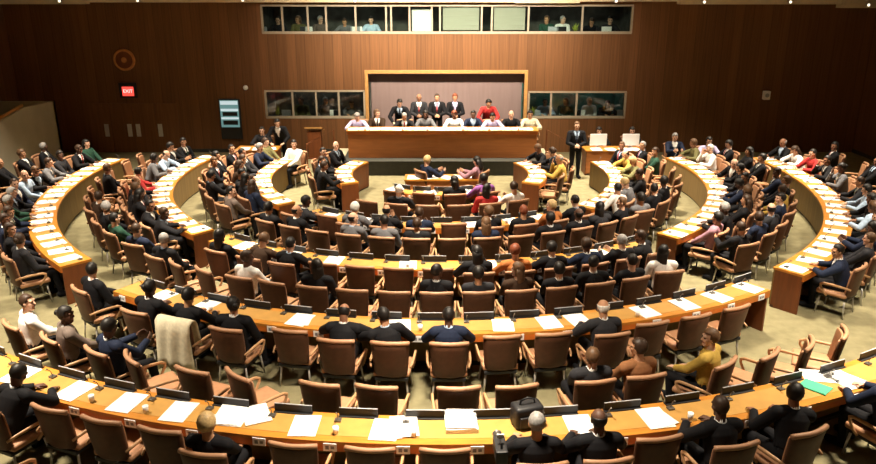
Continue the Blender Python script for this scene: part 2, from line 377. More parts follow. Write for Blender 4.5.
def hair_mesh(kind):
    bm = BM()
    if kind in ('short', 'full', 'bun', 'long'):
        g = .010 if kind == 'short' else .018
        ellipsoid(bm, (0, -.014, .026), (.076 + g, .094 + g, .094 + g), u=26, v=20)
        def cut(v): return (v.y > .045 and v.z < .075) or (v.y > .002 and v.z < .0 - .03*(v.y < .02)) or v.z < -.062
        bmesh.ops.delete(bm, geom=[v for v in bm.verts if cut(v.co)], context='VERTS')
        if kind == 'long':
            for v in list(bm.verts):
                if v.co.z < -.02 and v.co.y < .03: v.co.z -= .05
            prev = None
            for i, (z, rx, ry, cy) in enumerate(((.04, .092, .105, -.018), (-.05, .097, .100, -.024), (-.13, .100, .085, -.038), (-.20, .100, .066, -.050), (-.25, .085, .040, -.058))):
                cur = []
                for k in range(15):
                    a = math.radians(-12 - 156*k/14 - (0 if i else 0)); cur.append(bm.verts.new((rx*math.cos(a), cy + ry*math.sin(a), z)))
                if prev:
                    for k in range(14): bm.faces.new((prev[k], prev[k + 1], cur[k + 1], cur[k]))
                prev = cur
    elif kind == 'fringe':
        ellipsoid(bm, (0, -.014, .022), (.086, .104, .104), u=26, v=24)
        bmesh.ops.delete(bm, geom=[v for v in bm.verts if v.co.z > .052 or v.co.z < -.055 or v.co.y > .012], context='VERTS')
    elif kind == 'scarf':
        ellipsoid(bm, (0, -.014, .016), (.096, .112, .122), u=26, v=20)
        bmesh.ops.delete(bm, geom=[v for v in bm.verts if v.co.y > .045 and -.08 < v.co.z < .06], context='VERTS')
        ring_ = BM(); lathe(ring_, [(.085, -.08), (.10, -.13), (.15, -.19), (.16, -.20)], 20, Matrix.Translation((0, -.02, 0))); t = bpy.data.meshes.new('t'); ring_.to_mesh(t); ring_.free(); bm.from_mesh(t)
    if kind in ('short', 'full', 'fringe', 'long', 'bun'):
        for v in bm.verts:
            v.co += v.co.normalized()*.004*math.sin(v.co.x*190)*math.cos(v.co.z*150 + v.co.y*120)
    be = [e for e in bm.edges if e.is_boundary]; r = bmesh.ops.extrude_edge_only(bm, edges=be)
    for v in r['geom']:
        if isinstance(v, bmesh.types.BMVert): v.co *= .86
    if kind == 'bun': ellipsoid(bm, (0, -.125, .03), (.042, .036, .042))
    return fin(bm, HAIRM['black'], True, 'hair')
HAIR = {k: hair_mesh(k) for k in ('short', 'full', 'long', 'fringe', 'scarf', 'bun')}
def slot(o, m):
    o.material_slots[0].link = 'OBJECT'; o.material_slots[0].material = m
PEOPLE = []
def person(pose, x, y, z, rz, top='black', style='suit', hair='short', hcol='black', skin='pale', bottom='black', shirt='white', tie=None):
    p = POSES[pose]
    o = link('person', p['body'], None, (x, y, z), rz); slot(o, SKIN[skin])
    if style == 'suit':
        slot(link('jacket', p['jacket'], o), CLOTH[top]); slot(link('shirt', p['shirt'], o), CLOTH[shirt]); slot(link('tie', p['tie'], o), CLOTH[tie or shirt])
    else: slot(link('sweater' if style == 'knit' else 'shirt', p['top'], o), CLOTH[top])
    slot(link('trousers', p['trousers'], o), CLOTH[bottom]); 
    for q in p['shoes']: slot(link('shoe', q, o), CLOTH['black'])
    if hair: 
        h = link('headscarf' if hair == 'scarf' else 'hair', HAIR[hair], o); h.matrix_local = p['head']
        slot(h, CLOTH[hcol] if hair == 'scarf' else HAIRM[hcol])
    hw = {'short': f'short {hcol} hair', 'full': f'{hcol} hair', 'long': f'long {hcol} hair', 'fringe': 'bald crown', 'scarf': f'{hcol} headscarf', 'bun': f'{hcol} hair in a bun', None: 'shaved head'}[hair]
    look = f"person in {top} {'suit' if style == 'suit' else 'sweater' if style == 'knit' else 'shirt'} with {hw}"
    PEOPLE.append(o); o['category'] = 'person'
    return o, look
# ================================================================ the room
YW, XW, ZC, YN = 25.3, 14.4, 6.4, -1.6
def px_box(x0, x1, y0, y1, Y=YW):
    ym = (y0 + y1)/2
    return at_depth(x0, ym, Y)[0], at_depth(x1, ym, Y)[0], at_depth(x0, y1, Y)[1], at_depth(x0, y0, Y)[1]
UP = px_box(262, 632, 5.5, 33); LL = px_box(266, 364.5, 91, 117.5); LR = px_box(528.5, 625, 92, 117.5); NI = px_box(369, 523.5, 73.5, 135)
OPEN = [UP, LL, LR, NI]
bm = BM(); box(bm, -XW - .3, XW + .3, YN - .3, YW + .5, -.2, 0); structure(obj('floor', bm, M['carpet']))
bm = BM(); box(bm, -XW - .3, XW + .3, YN - .3, YW + .5, ZC, ZC + .2); structure(obj('ceiling', bm, M['ceiling']))
bm = BM()
xs = sorted({-XW - .3, XW + .3, *[o[0] for o in OPEN], *[o[1] for o in OPEN]}); zs = sorted({0., ZC, *[o[2] for o in OPEN], *[o[3] for o in OPEN]})
for x0, x1 in zip(xs, xs[1:]):
    for z0, z1 in zip(zs, zs[1:]):
        mx, mz = (x0 + x1)/2, (z0 + z1)/2
        if not any(o[0] < mx < o[1] and o[2] < mz < o[3] for o in OPEN): box(bm, x0, x1, YW, YW + .25, z0, z1)
bmesh.ops.remove_doubles(bm, verts=bm.verts[:], dist=1e-5)
structure(obj('wall_back', bm, M['wall']))
for nm, x0, x1 in (('wall_left', -XW - .25, -XW), ('wall_right', XW, XW + .25)):
    bm = BM(); box(bm, x0, x1, YN, YW, 0, ZC); structure(obj(nm, bm, M['wall']))
bm = BM(); box(bm, -XW, XW, YN - .25, YN, 0, ZC); structure(obj('wall_near', bm, M['wall']))
# baseboards
for nm, (x0, x1, y0, y1) in {'baseboard_back': (-12.3, -3.6, YW - .02, YW), 'baseboard_right': (XW - .02, XW, 0, YW)}.items():
    bm = BM(); box(bm, x0, x1, y0, y1, 0, .12, .004); structure(obj(nm, bm, M['dark']))
# cream fascia panels under the ceiling along the back wall, their lower edges stepped
seg = [(-30, 85, 4.2), (85, 515, 2.4), (515, 580, 3.2), (580, 680, 1.6), (680, 841, 4.4), (841, 915, 8.)]
for k, (x0, x1, yb) in enumerate(seg):
    a = at_depth(x0, yb, YW - .35); b = at_depth(x1, yb, YW - .35)
    bm = BM(); box(bm, max(a[0], -XW), min(b[0], XW), YW - .35 - .03*(k % 2), YW, a[1], ZC - .01, .01)
    structure(obj(f'trim_{k + 1}', bm, M['cream']))
for k, (x, y) in enumerate(((60, 1), (138, .5), (243, .2), (355, .6), (616, 1), (704, 2), (790, 2), (868, 5))):
    X, Z = at_depth(x, y, YW - .42)
    r = empty('spotlight', (X, YW - .42, Z)); tag(r, f"small round lamp on the cream ceiling fascia, {ordn(k + 1)} from the left", 'lamp', 'small lamps along the ceiling fascia')
    m4 = Matrix.Rotation(PI/2, 4, 'X')
    bm = BM(); lathe(bm, [(.05, -.04), (.062, -.03), (.062, .03), (.055, .045)], 18, m4); obj('housing', bm, M['chrome'], r)
    bm = BM(); lathe(bm, [(.045, .044), (.04, .05), (.02, .055)], 16, m4); obj('lens', bm, M['lamp'], r)
# ---- booth windows and the booths behind them
def booth(n, o, mull, depth, nm):
    x0, x1, z0, z1 = o
    bm = BM(); t = .05
    box(bm, x0 - .02, x1 + .02, YW - .03, YW + .08, z0 - .03, z0 + t); box(bm, x0 - .02, x1 + .02, YW - .03, YW + .08, z1 - t*.6, z1 + .03)
    for x in (x0, x1): box(bm, x - .03, x + .03, YW - .03, YW + .08, z0, z1)
    w = structure(obj(f'window_{n}', bm, M['frame']))
    bm = BM()
    for p in mull:
        X = at_depth(p, 60, YW)[0]; box(bm, X - .03, X + .03, YW - .01, YW + .07, z0 + t, z1 - t*.6)
    w2 = obj('window_mullions', bm, M['frame'], w)
    bm = BM(); box(bm, x0 + .03, x1 - .03, YW + .035, YW + .045, z0 + t, z1 - .03); obj('window_pane', bm, M['glass'], w)
    fz = (z0 + z1)/2 - 1.25
    YB = YW + depth
    for pn, q in (('back', (x0 - .1, x1 + .1, YB, YB + .1, fz, z1 + .25)), ('left', (x0 - .2, x0 - .1, YW + .25, YB, fz, z1 + .25)), ('right', (x1 + .1, x1 + .2, YW + .25, YB, fz, z1 + .25))):
        bm = BM(); box(bm, *q); structure(obj(f'wall_{nm}_booth_{pn}', bm, M['glassgreen' if nm == 'lower_right' else 'booth']))
    bm = BM(); box(bm, x0 - .1, x1 + .1, YW + .25, YB, fz - .1, fz); structure(obj(f'floor_{nm}_booth', bm, M['booth']))
    bm = BM(); box(bm, x0 - .1, x1 + .1, YW + .25, YB, z1 + .25, z1 + .3); structure(obj(f'ceiling_{nm}_booth', bm, M['booth']))
    bm = BM(); box(bm, x0 - .05, x1 + .05, YW + .3, YW + .75, z0 - .16, z0 - .12, .01); cn = obj('booth_counter', bm, M['honey'])
    tag(cn, f'narrow wooden counter behind the glass of the {nm.replace("_", " ")} booth windows', 'counter')
    return fz
FZ1 = booth(1, UP, (285, 310, 328, 357, 387, 392, 410, 432, 440, 481, 491, 527, 580), 2.2, 'upper')
FZ2 = booth(2, LL, (290, 314, 337), 2.0, 'lower_left')
FZ3 = booth(3, LR, (553, 579), 2.0, 'lower_right')
def in_booth(x0, x1, y0, y1, Y): return px_box(x0, x1, y0, y1, Y)
# white board, blinds, coloured bits behind the upper glass
X0, X1, Z0, Z1 = in_booth(412, 431, 8, 31, YW + .45)
r = empty('presentation_board', ((X0 + X1)/2, YW + .45, Z0 - .02)); tag(r, 'bright white board standing behind the upper booth glass', 'board')
bm = BM(); box(bm, (X0 - X1)/2, (X1 - X0)/2, 0, .03, .02, Z1 - Z0, .006); obj('panel', bm, M['white'], r)
bm = BM(); box(bm, (X0 - X1)/2 - .02, (X1 - X0)/2 + .02, -.03, .06, -.12, .02, .006); obj('foot', bm, M['greyplastic'], r)
for k, (a, b) in enumerate(((443, 479), (494, 525))):
    X0, X1, Z0, Z1 = in_booth(a, b, 7, 30, YW + .14)
    r = empty('window_blind', ((X0 + X1)/2, YW + .14, Z0)); tag(r, f"pale grey pulled-down blind in the upper booth window, {('left', 'right')[k]} one of two", 'blind', 'blinds in the upper booth windows')
    bm = BM()
    for q in range(22):
        z = (Z1 - Z0)*q/22; box(bm, (X0 - X1)/2, (X1 - X0)/2, -.012, .012, z, z + (Z1 - Z0)/24)
    obj('slats', bm, M['blind'], r)
    bm = BM(); box(bm, (X0 - X1)/2, (X1 - X0)/2, -.03, .03, Z1 - Z0, Z1 - Z0 + .06, .008); obj('head_rail', bm, M['frame'], r)
def plant(px, zc, Y, lab):
    X = at_depth(px, 20 if zc > 3 else 105, Y)[0]; r = empty('potted_plant', (X, Y, zc - .12)); tag(r, lab, 'plant')
    bm = BM(); lathe(bm, [(.05, 0), (.07, .10), (.075, .12), (.06, .115)], 14); obj('pot', bm, M['dark'], r)
    bm = BM()
    for k in range(26):
        a, h, l = rnd.uniform(0, 2*PI), rnd.uniform(.15, .46), rnd.uniform(.05, .14)
        d = Vector((math.cos(a), math.sin(a), .5)); b0 = Vector((0, 0, .1)) + d*.02; tip = Vector((d.x*l, d.y*l, h)); sd = Vector((-d.y, d.x, 0))*.02; mid = (b0 + tip)/2 + Vector((0, 0, .03))
        vs = [bm.verts.new(q) for q in (b0, mid + sd, tip, mid - sd)]; bm.faces.new(vs)
    obj('foliage', bm, M['plant'], r)
plant(576, UP[2], YW + .5, 'yellow-green plant behind the upper booth glass at right')
plant(277, LL[2], YW + .5, 'yellow-green plant at left behind the lower left booth glass')
plant(533, LR[2], YW + .5, 'yellow-green plant at left behind the lower right booth glass')
k = 0
for nm, zf, xs_ in (('upper', FZ1, (278, 298, 320, 345, 371, 547, 563, 591, 610)), ('lower left', FZ2, (301, 325, 352)), ('lower right', FZ3, (545, 566, 590, 607))):
    for j, px in enumerate(xs_):
        Y = YW + 1.15; o_ = {'upper': UP, 'lower left': LL, 'lower right': LR}[nm]; zc = (o_[2] + o_[3])/2
        X = at_depth(px, 100 if 'lower' in nm else 20, Y)[0]
        top = ('charcoal', 'grey', 'white', 'olive', 'light blue', 'black', 'taupe', 'dark green')[(k*3) % 8]
        o, look = person(('desk', 'right', 'left', 'read')[k % 4], X, Y, zc - 1.25, PI, top, 'knit', ('short', 'long', 'full')[k % 3], ('black', 'brown', 'grey', 'dark brown')[k % 4], ('pale', 'tan')[k % 2])
        if len(look.split()) > 8: look = look.split(' with ')[0]
        o['label'] = f"{look}, {ordn(j + 1)} from left behind {nm} booth glass"; o['group'] = 'people inside the booths'
        bm = BM(); box(bm, -.24, .24, -.25, .25, .39, .45, .02); box(bm, -.22, .22, -.33, -.28, .5, .95, .02)
        tube(bm, [(0, 0, .05), (0, 0, .4)], .03); box(bm, -.25, .25, -.03, .03, 0, .05, .01); box(bm, -.03, .03, -.25, .25, 0, .05, .01)
        ch = obj('booth_chair', bm, M['dark'], None, (X, Y, zc - 1.25), PI); tag(ch, f"dark chair behind {nm} booth glass, {ordn(j + 1)} from left", 'chair', 'chairs inside the booths')
        mx = X + (.42 if j % 2 else -.42); r = empty('booth_monitor', (mx, YW + .52, o_[2] - .12), PI + .2*(j % 3 - 1)); tag(r, f"small grey screen on the {nm} booth counter, {ordn(j + 1)} from left", 'monitor', 'small screens on the booth counters')
        bm = BM(); box(bm, -.17, .17, -.015, .015, .06, .30, .006); obj('screen_housing', bm, M[('greyplastic', 'white', 'black')[j % 3]], r)
        bm = BM(); box(bm, -.07, .07, -.06, .06, 0, .012, .003); box(bm, -.015, .015, .005, .02, .012, .1); obj('stand', bm, M['black'], r)
        k += 1
# ---- niche behind the podium
x0, x1, z0, z1 = NI; d = .45
bm = BM(); box(bm, x0, x1, YW + d, YW + d + .05, z0, z1); structure(obj('wall_niche', bm, M['curtain']))
bm = BM()
box(bm, x0 - .05, x0, YW + .2, YW + d, z0, z1); box(bm, x1, x1 + .05, YW + .2, YW + d, z0, z1); box(bm, x0 - .05, x1 + .05, YW + .2, YW + d, z1, z1 + .05)
structure(obj('trim_8', bm, M['redwood']))
bm = BM(); w = .115
box(bm, x0 - w, x0, YW - .07, YW + .26, z0, z1 + w, .01); box(bm, x1, x1 + w, YW - .07, YW + .26, z0, z1 + w, .01); box(bm, x0, x1, YW - .07, YW + .26, z1, z1 + w, .01)
structure(obj('trim_7', bm, M['honey']))
# ---- left-hand door leaves with steel push plates
dx = (90, 112, 134, 157, 180); pl = (107, 130, 138.5, 160.5)
for k in range(4):
    X0, X1, Z0, Z1 = px_box(dx[k], dx[k + 1], 103, 145)
    bm = BM(); box(bm, X0 + .01, X1 - .01, YW - .035, YW, .01, Z1, .006); o = structure(obj(f'door_{k + 1}', bm, M['door']))
    a0, a1, b0, b1 = px_box(pl[k] - 2.2, pl[k] + 2.2, 124, 136.5, YW - .04)
    bm = BM(); box(bm, a0, a1, YW - .05, YW - .034, b0, b1, .006); obj('push_plate', bm, M['chrome'], o)
# ---- things on the back wall
X, Z = at_depth(124, 60, YW - .05); m4 = Matrix.Rotation(PI/2, 4, 'X')
r = empty('wall_disc', (X, YW, Z)); tag(r, 'round brown wooden disc on the dark left wall above the red sign', 'wall disc')
bm = BM(); lathe(bm, [(.36, 0), (.36, .05), (.33, .07), (.29, .06)], 40, m4); obj('rim', bm, M['disc'], r)
bm = BM(); lathe(bm, [(.285, .03), (.28, .062), (.10, .066), (.08, .05), (.02, .05)], 40, m4); obj('face', bm, M['redwood'], r)
X0, X1, Z0, Z1 = px_box(119, 136, 83, 98, YW - .1)
r = empty('exit_sign', ((X0 + X1)/2, YW - .1, (Z0 + Z1)/2)); tag(r, 'small lit red exit sign in a black housing on the left wall', 'sign')
w, h = (X1 - X0)/2, (Z1 - Z0)/2
bm = BM(); box(bm, -w, w, 0, .1, -h, h, .01); obj('housing', bm, M['black'], r)
bm = BM(); box(bm, -w*.62, w*.72, -.012, .0, -h*.72, h*.5, .004); obj('lit_panel', bm, M['redsign'], r)
cu = bpy.data.curves.new('t', 'FONT'); cu.body = 'EXIT'; cu.size = .16; cu.align_x = 'CENTER'; cu.align_y = 'CENTER'; cu.extrude = .004
to = bpy.data.objects.new('t', cu); COL.objects.link(to); me = bpy.data.meshes.new_from_object(to.evaluated_get(bpy.context.evaluated_depsgraph_get())); bpy.data.objects.remove(to)
me.transform(Matrix.Translation((.015, -.016, -h*.1)) @ Matrix.Rotation(PI/2, 4, 'X')); me.materials.clear(); me.materials.append(M['signletter']); link('lettering', me, r)
X0, X1, Z0, Z1 = px_box(220, 241, 99, 139, YW - .06)
r = empty('display_screen', ((X0 + X1)/2, YW - .065, Z0)); tag(r, 'tall narrow glowing teal screen on the dark wall left of the booth', 'screen')
w, h = (X1 - X0)/2, Z1 - Z0
bm = BM(); box(bm, -w, w, .0, .06, 0, h, .008); obj('housing', bm, M['black'], r)
bm = BM(); box(bm, -w*.9, w*.85, -.006, .0, h*.30, h*.97); obj('panel', bm, M['screen'], r)
bm = BM()
for a, b in ((.86, .95), (.70, .76), (.50, .55)): box(bm, -w*.85, w*.8, -.010, -.006, h*a, h*b)
obj('bright_band', bm, M['screenwhite'], r)
bm = BM(); 
for a, b in ((.58, .68), (.36, .47)): box(bm, -w*.7, w*.7, -.010, -.006, h*a, h*b)
obj('dark_band', bm, M['black'], r)
X, Z = at_depth(245, 88, YW - .1); r = empty('wall_camera', (X, YW, Z)); tag(r, 'tiny white dome camera on the wall above the teal screen', 'camera')
bm = BM(); lathe(bm, [(.08, 0), (.08, .05), (.07, .07)], 18, m4); obj('base', bm, M['white'], r)
bm = BM(); lathe(bm, [(.065, .07), (.055, .10), (.03, .12), (.01, .125)], 18, m4); obj('dome', bm, M['white'], r)
X, Z = at_depth(766, 95, YW - .15); r = empty('wall_loudspeaker', (X, YW, Z)); tag(r, 'small white loudspeaker on a bracket on the dark right wall', 'loudspeaker')
bm = BM(); box(bm, -.03, .03, -.1, 0, -.06, .06, .006); obj('bracket', bm, M['greyplastic'], r)
bm = BM(); box(bm, -.11, .11, -.26, -.1, -.15, .14, .02); obj('cabinet', bm, M['white'], r)
bm = BM(); lathe(bm, [(.07, .26), (.068, .268), (.02, .262)], 20, m4); obj('grille', bm, M['greyplastic'], r)
# ---- pale stair parapet against the left wall
bm = BM(); PX = -12.45
prof = [(15., 0), (23.9, 0), (23.9, 1.98), (22.1, 2.05), (20.5, 1.82), (15., 1.0)]
a = [bm.verts.new((PX - .14, y, z)) for y, z in prof]; b = [bm.verts.new((PX, y, z)) for y, z in prof]
bm.faces.new(a[::-1]); bm.faces.new(b)
for i in range(6): bm.faces.new((a[i], a[(i + 1) % 6], b[(i + 1) % 6], b[i]))
box(bm, -XW, PX, 23.76, 23.9, 0, 1.98)
structure(obj('parapet', bm, M['pale']))
bm = BM(); tube(bm, [(PX - .07, 15, 1.06), (PX - .07, 20.5, 1.88), (PX - .07, 22.1, 2.11)], .045, 10)
tag(obj('handrail', bm, M['honey']), 'bright wooden handrail sloping along the pale parapet at far left', 'handrail')
# ---- dais, steps, podium
bm = BM(); box(bm, -2.98, 3.08, 21.9, YW, 0, .45, .015); structure(obj('dais', bm, M['dark']))
for sg, nm in ((-1, 'left'), (1, 'right')):
    r = empty('dais_steps', (.05 + sg*3.51, 22.9, 0)); tag(r, f'pale carpeted steps at the {nm} end of the dais', 'steps', 'steps up to the dais')
    for j in range(3):
        bm = BM(); x_in = -.48*sg; x_out = (.5 - .33*j)*sg
        box(bm, min(x_in, x_out), max(x_in, x_out), -.6, .9, .15*j, .15*(j + 1), .01); obj('step', bm, M['step'], r)
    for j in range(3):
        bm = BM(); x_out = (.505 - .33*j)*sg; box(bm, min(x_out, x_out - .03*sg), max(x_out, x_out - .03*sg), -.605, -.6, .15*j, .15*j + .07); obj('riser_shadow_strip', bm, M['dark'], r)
    bm = BM(); tube(bm, [(sg*4.1, 22.25, 0), (sg*4.1, 22.25, .9), (sg*3.25, 22.25, 1.35), (sg*3.25, 22.25, .0)], .025, 8)
    tag(obj('stair_rail', bm, M['redwood']), f'thin brown handrail beside the {nm} dais steps', 'handrail', 'handrails beside the dais steps')
PY = 22.36
r = empty('podium_desk', (.07, PY, .45)); tag(r, 'long red-brown wooden podium desk on the dais facing the hall', 'podium')
bm = BM(); box(bm, -2.9, 2.9, 0, .05, 0, .82, .006); obj('front_panel', bm, M['podium'], r)
bm = BM(); box(bm, -2.95, 2.95, -.05, .62, .82, .862, .008); obj('desktop', bm, M['desk'], r)
bm = BM(); box(bm, -2.93, 2.93, -.03, 0, .735, .82, .006); obj('edge_strip', bm, M['edge'], r)
for sg in (-1, 1):
    bm = BM(); box(bm, sg*2.88 - .03, sg*2.88 + .03, .05, .58, 0, .82, .006); obj('end_panel', bm, M['redwood'], r)
def sheet(bm, w, d, z, rot, dx=0, dy=0, th=.006):
    c, s = math.cos(rot), math.sin(rot); q = [(-w/2, -d/2), (w/2, -d/2), (w/2, d/2), (-w/2, d/2)]
    pts = [(dx + x*c - y*s, dy + x*s + y*c) for x, y in q]
    a = [bm.verts.new((x, y, z)) for x, y in pts]; b = [bm.verts.new((x, y, z + th)) for x, y in pts]
    bm.faces.new(a[::-1]); bm.faces.new(b)
    for i in range(4): bm.faces.new((a[i], a[(i + 1) % 4], b[(i + 1) % 4], b[i]))
DOCM = []
for v in range(6):
    bm = BM(); rr = random.Random(v)
    sheet(bm, .31, .42, 0, rr.uniform(-.06, .06))
    if v in (1, 3): sheet(bm, .25, .34, .006, rr.uniform(-.3, .3), rr.uniform(-.1, .1), rr.uniform(-.05, .05))
    if v == 4: sheet(bm, .30, .40, .006, .5, .24, .05)
    DOCM.append(fin(bm, M['white'], name='document'))
bm = BM(); sheet(bm, .36, .40, 0, .03, th=.05); sheet(bm, .34, .38, .05, -.04, th=.02); DOCM.append(fin(bm, M['white'], name='document'))
bm = BM(); lathe(bm, [(.028, 0), (.036, .085), (.033, .085), (.026, .006)], 12); CUPM = fin(bm, M['white'], True, 'paper_cup')
DOCS = []
def doc(x, y, z, rz, row, key, v=None):
    o = link('document', DOCM[rnd.choice((0, 0, 1, 2, 3, 5)) if v is None else v], None, (x, y, z), rz); o['category'] = 'papers'; DOCS.append((row, key, o, v)); return o
for k in range(17):
    X = -2.68 + k*.336; doc(X, PY + .20 + rnd.uniform(-.02, .03), 1.312, rnd.uniform(-.06, .06), 'the podium desk', X, 0)
def cup(x, y, z, row, key):
    o = link('paper_cup', CUPM, None, (x, y, z)); o['category'] = 'cup'; DOCS.append((row, key, o, 'cup'))
for X in (-2.3, -1.15, -.4, .7, 1.5, 2.4): cup(X, PY + .02, 1.312, 'the podium desk', X)
# lectern at the left of the dais
X, Y = un(316, 158, 0); r = empty('lectern', (X, Y, 0)); tag(r, 'honey-brown wooden lectern standing left of the dais steps', 'lectern')
bm = BM(); box(bm, -.22, .22, -.15, .15, .04, .92, .01); obj('body', bm, M['redwood'], r)
bm = BM(); vs = box(bm, -.29, .29, -.24, .24, .92, .97)
for v in vs:
    if v.co.y < 0: v.co.z += .12
obj('reading_top', bm, M['honey'], r)
bm = BM(); box(bm, -.26, .26, -.2, .2, 0, .04, .008); obj('base', bm, M['redwood'], r)
# two side desks and the small centre table
def side_desk(cx, cy, w, d, h, lab, nm='side_desk'):
    r = empty(nm, (cx, cy, 0)); tag(r, lab, 'desk')
    bm = BM(); box(bm, -w/2, w/2, -d/2, d/2, h - .045, h, .008); obj('desktop', bm, M['desk'], r)
    bm = BM(); box(bm, -w/2 + .04, w/2 - .04, -d/2 + .03, -d/2 + .06, .06, h - .045, .005); obj('front_panel', bm, M['podium'], r)
    for sg in (-1, 1):
        bm = BM(); box(bm, sg*(w/2 - .04) - .02, sg*(w/2 - .04) + .02, -d/2 + .06, d/2 - .04, 0, h - .045, .005); obj('end_panel', bm, M['redwood'], r)
side_desk(5.28, 22.25, 1.75, .7, .78, 'red-brown side desk with papers right of the dais')
side_desk(-5.62, 22.4, 1.3, .65, .76, 'wooden side desk with papers left of the dais steps')
for k, X in enumerate((4.75, 5.2, 5.62, 5.95)): doc(X, 22.06, .78, .1*k, 'the side desk right of the dais', X)
for k, X in enumerate((-6.0, -5.6, -5.2)): doc(X, 22.25, .76, .1*k, 'the side desk left of the dais', X)
for k, X in enumerate((4.86, 5.86)):
    r = empty('monitor', (X, 22.36, .78), .05); tag(r, f"white square-cornered computer screen on the right side desk, {('left', 'right')[k]} of the pair", 'monitor', 'white screens on the right side desk')
    bm = BM(); box(bm, -.26, .26, -.02, .02, .06, .42, .01); obj('screen_back', bm, M['white'], r)
    bm = BM(); box(bm, -.09, .09, -.08, .08, 0, .012, .003); box(bm, -.02, .02, .02, .04, .012, .2); obj('stand', bm, M['greyplastic'], r)
side_desk(.12, 18.75, 2.1, .62, .75, 'small pale-topped table of the secretaries before the dais', 'centre_table')
for k, X in enumerate((-.7, -.25, .15, .5, .9)): doc(X, 18.7 + .05*(k % 2), .75, .4*k, 'the small centre table', X)
# ---- the curved desks
def ring_desk(Ri, Ro, a0, a1, lab, plates=0, consoles=0, face='panel'):
    r = empty('conference_desk', (0, YC, 0)); tag(r, lab, 'desk', 'concentric curved conference desks')
    bm = BM(); arcbox(bm, Ri, Ro, .705, .748, a0, a1); obj('desktop', bm, M['desk'], r)
    bm = BM(); e = math.degrees(.03/Ro); arcbox(bm, Ri + .09, Ro - .11, .746, .751, a0 + e, a1 - e); obj('writing_surface', bm, M['inlay'], r)
    bm = BM(); arcbox(bm, Ro - .03, Ro, .625, .705, a0, a1); obj('edge_strip', bm, M['edge'], r)
    bm = BM(); arcbox(bm, Ri + .01, Ri + .04, .04, .705, a0, a1); obj('front_panel', bm, M[face], r)
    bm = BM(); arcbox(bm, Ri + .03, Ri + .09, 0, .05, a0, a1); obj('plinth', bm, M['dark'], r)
    for a, sg in ((a0, 1), (a1, -1)):
        q = math.degrees(.04/Ro); bm = BM(); arcbox(bm, Ri + .04, Ro - .03, 0, .705, min(a, a + sg*q), max(a, a + sg*q), 2); obj('end_panel', bm, M['redwood'], r)
    for a in plate_angles(a0, a1, plates):
        X, Y = ring(Ro + .006, a); bm = BM(); box(bm, -.075, .075, -.006, .006, .63, .725, .002); box(bm, -.05, -.01, -.009, -.005, .655, .70, mi=1); box(bm, .01, .05, -.009, -.005, .66, .695, mi=1)
        obj('number_plate', bm, [M['white'], M['print']], r, (X, Y - YC, 0), math.radians(a))
    for a in plate_angles(a0, a1, consoles):
        X, Y = ring(Ri + .16, a); bm = BM(); box(bm, -.04, .04, -.035, .035, 0, .025, .004); tube(bm, [(0, 0, .03), (0, -.02, .10), (0, -.06, .14)], .005, 6); ellipsoid(bm, (0, -.065, .145), (.010, .018, .010), u=8, v=6)
        obj('microphone', bm, M['steel'], r, (X, Y - YC, .75), math.radians(a))
    return r
def plate_angles(a0, a1, step):
    if not step: return []
    n = int((a1 - a0 - 1)/step); o = (a1 - a0 - n*step)/2
    return [a0 + o + i*step for i in range(n + 1)]
RG = {1: (11.92, 12.48), 2: (9.26, 9.81), 3: (6.81, 7.30), 4: (4.45, 4.90), 5: (1.95, 2.38)}
DESKS = {  # key: ring, a0, a1, phrase used in labels, label of the desk
 'c1': (1, -40, 40, 'the nearest curved desk', 'long curved amber desk nearest the camera, across the bottom of the photo'),
 'c2': (2, -33, 33.5, 'the second curved desk', 'curved amber desk of the middle block, second from the camera'),
 'c3': (3, -38.5, 33.5, 'the third curved desk', 'curved amber desk of the middle block, third from the camera'),
 'c4': (4, -38, 34, 'the fourth curved desk', 'curved amber desk of the middle block, fourth from the camera'),
 'c5': (5, -36, 32, 'the innermost curved desk', 'shortest curved amber desk, right behind the small centre table'),
 'l2': (2, -100, -43.5, 'the outer left wing desk', 'outermost curved wing desk on the left, striped with white papers'),
 'r2': (2, 39.7, 101, 'the outer right wing desk', 'outermost curved wing desk on the right, striped with white papers'),
 'l3': (3, -107, -43, 'the middle left wing desk', 'second curved wing desk from the left, between outer and inner ones'),
 'r3': (3, 40, 105, 'the middle right wing desk', 'second curved wing desk from the right, covered with white papers'),
 'l4': (4, -113, -49, 'the inner left wing desk', 'small tightly curved wing desk on the left, third from the outside'),
 'r4': (4, 44, 106, 'the inner right wing desk', 'small tightly curved wing desk on the right, third from the outside')}
STEP = {1: 3.7, 2: 4.25, 3: 5.6, 4: 8.2, 5: 15}
for k, (n, a0, a1, ph, lab) in DESKS.items():
    ring_desk(*RG[n], a0, a1, lab, STEP[n] if k[0] == 'c' else 0, STEP[n])
r5l = ring_desk(2.35, 2.85, -120, -62, 'short curved desk with reddish end panel, left of the small centre table', 0, 15, 'redwood')
r5r = ring_desk(2.35, 2.85, 62, 118, 'short curved desk with reddish end panel, right of the small centre table', 0, 15, 'redwood')
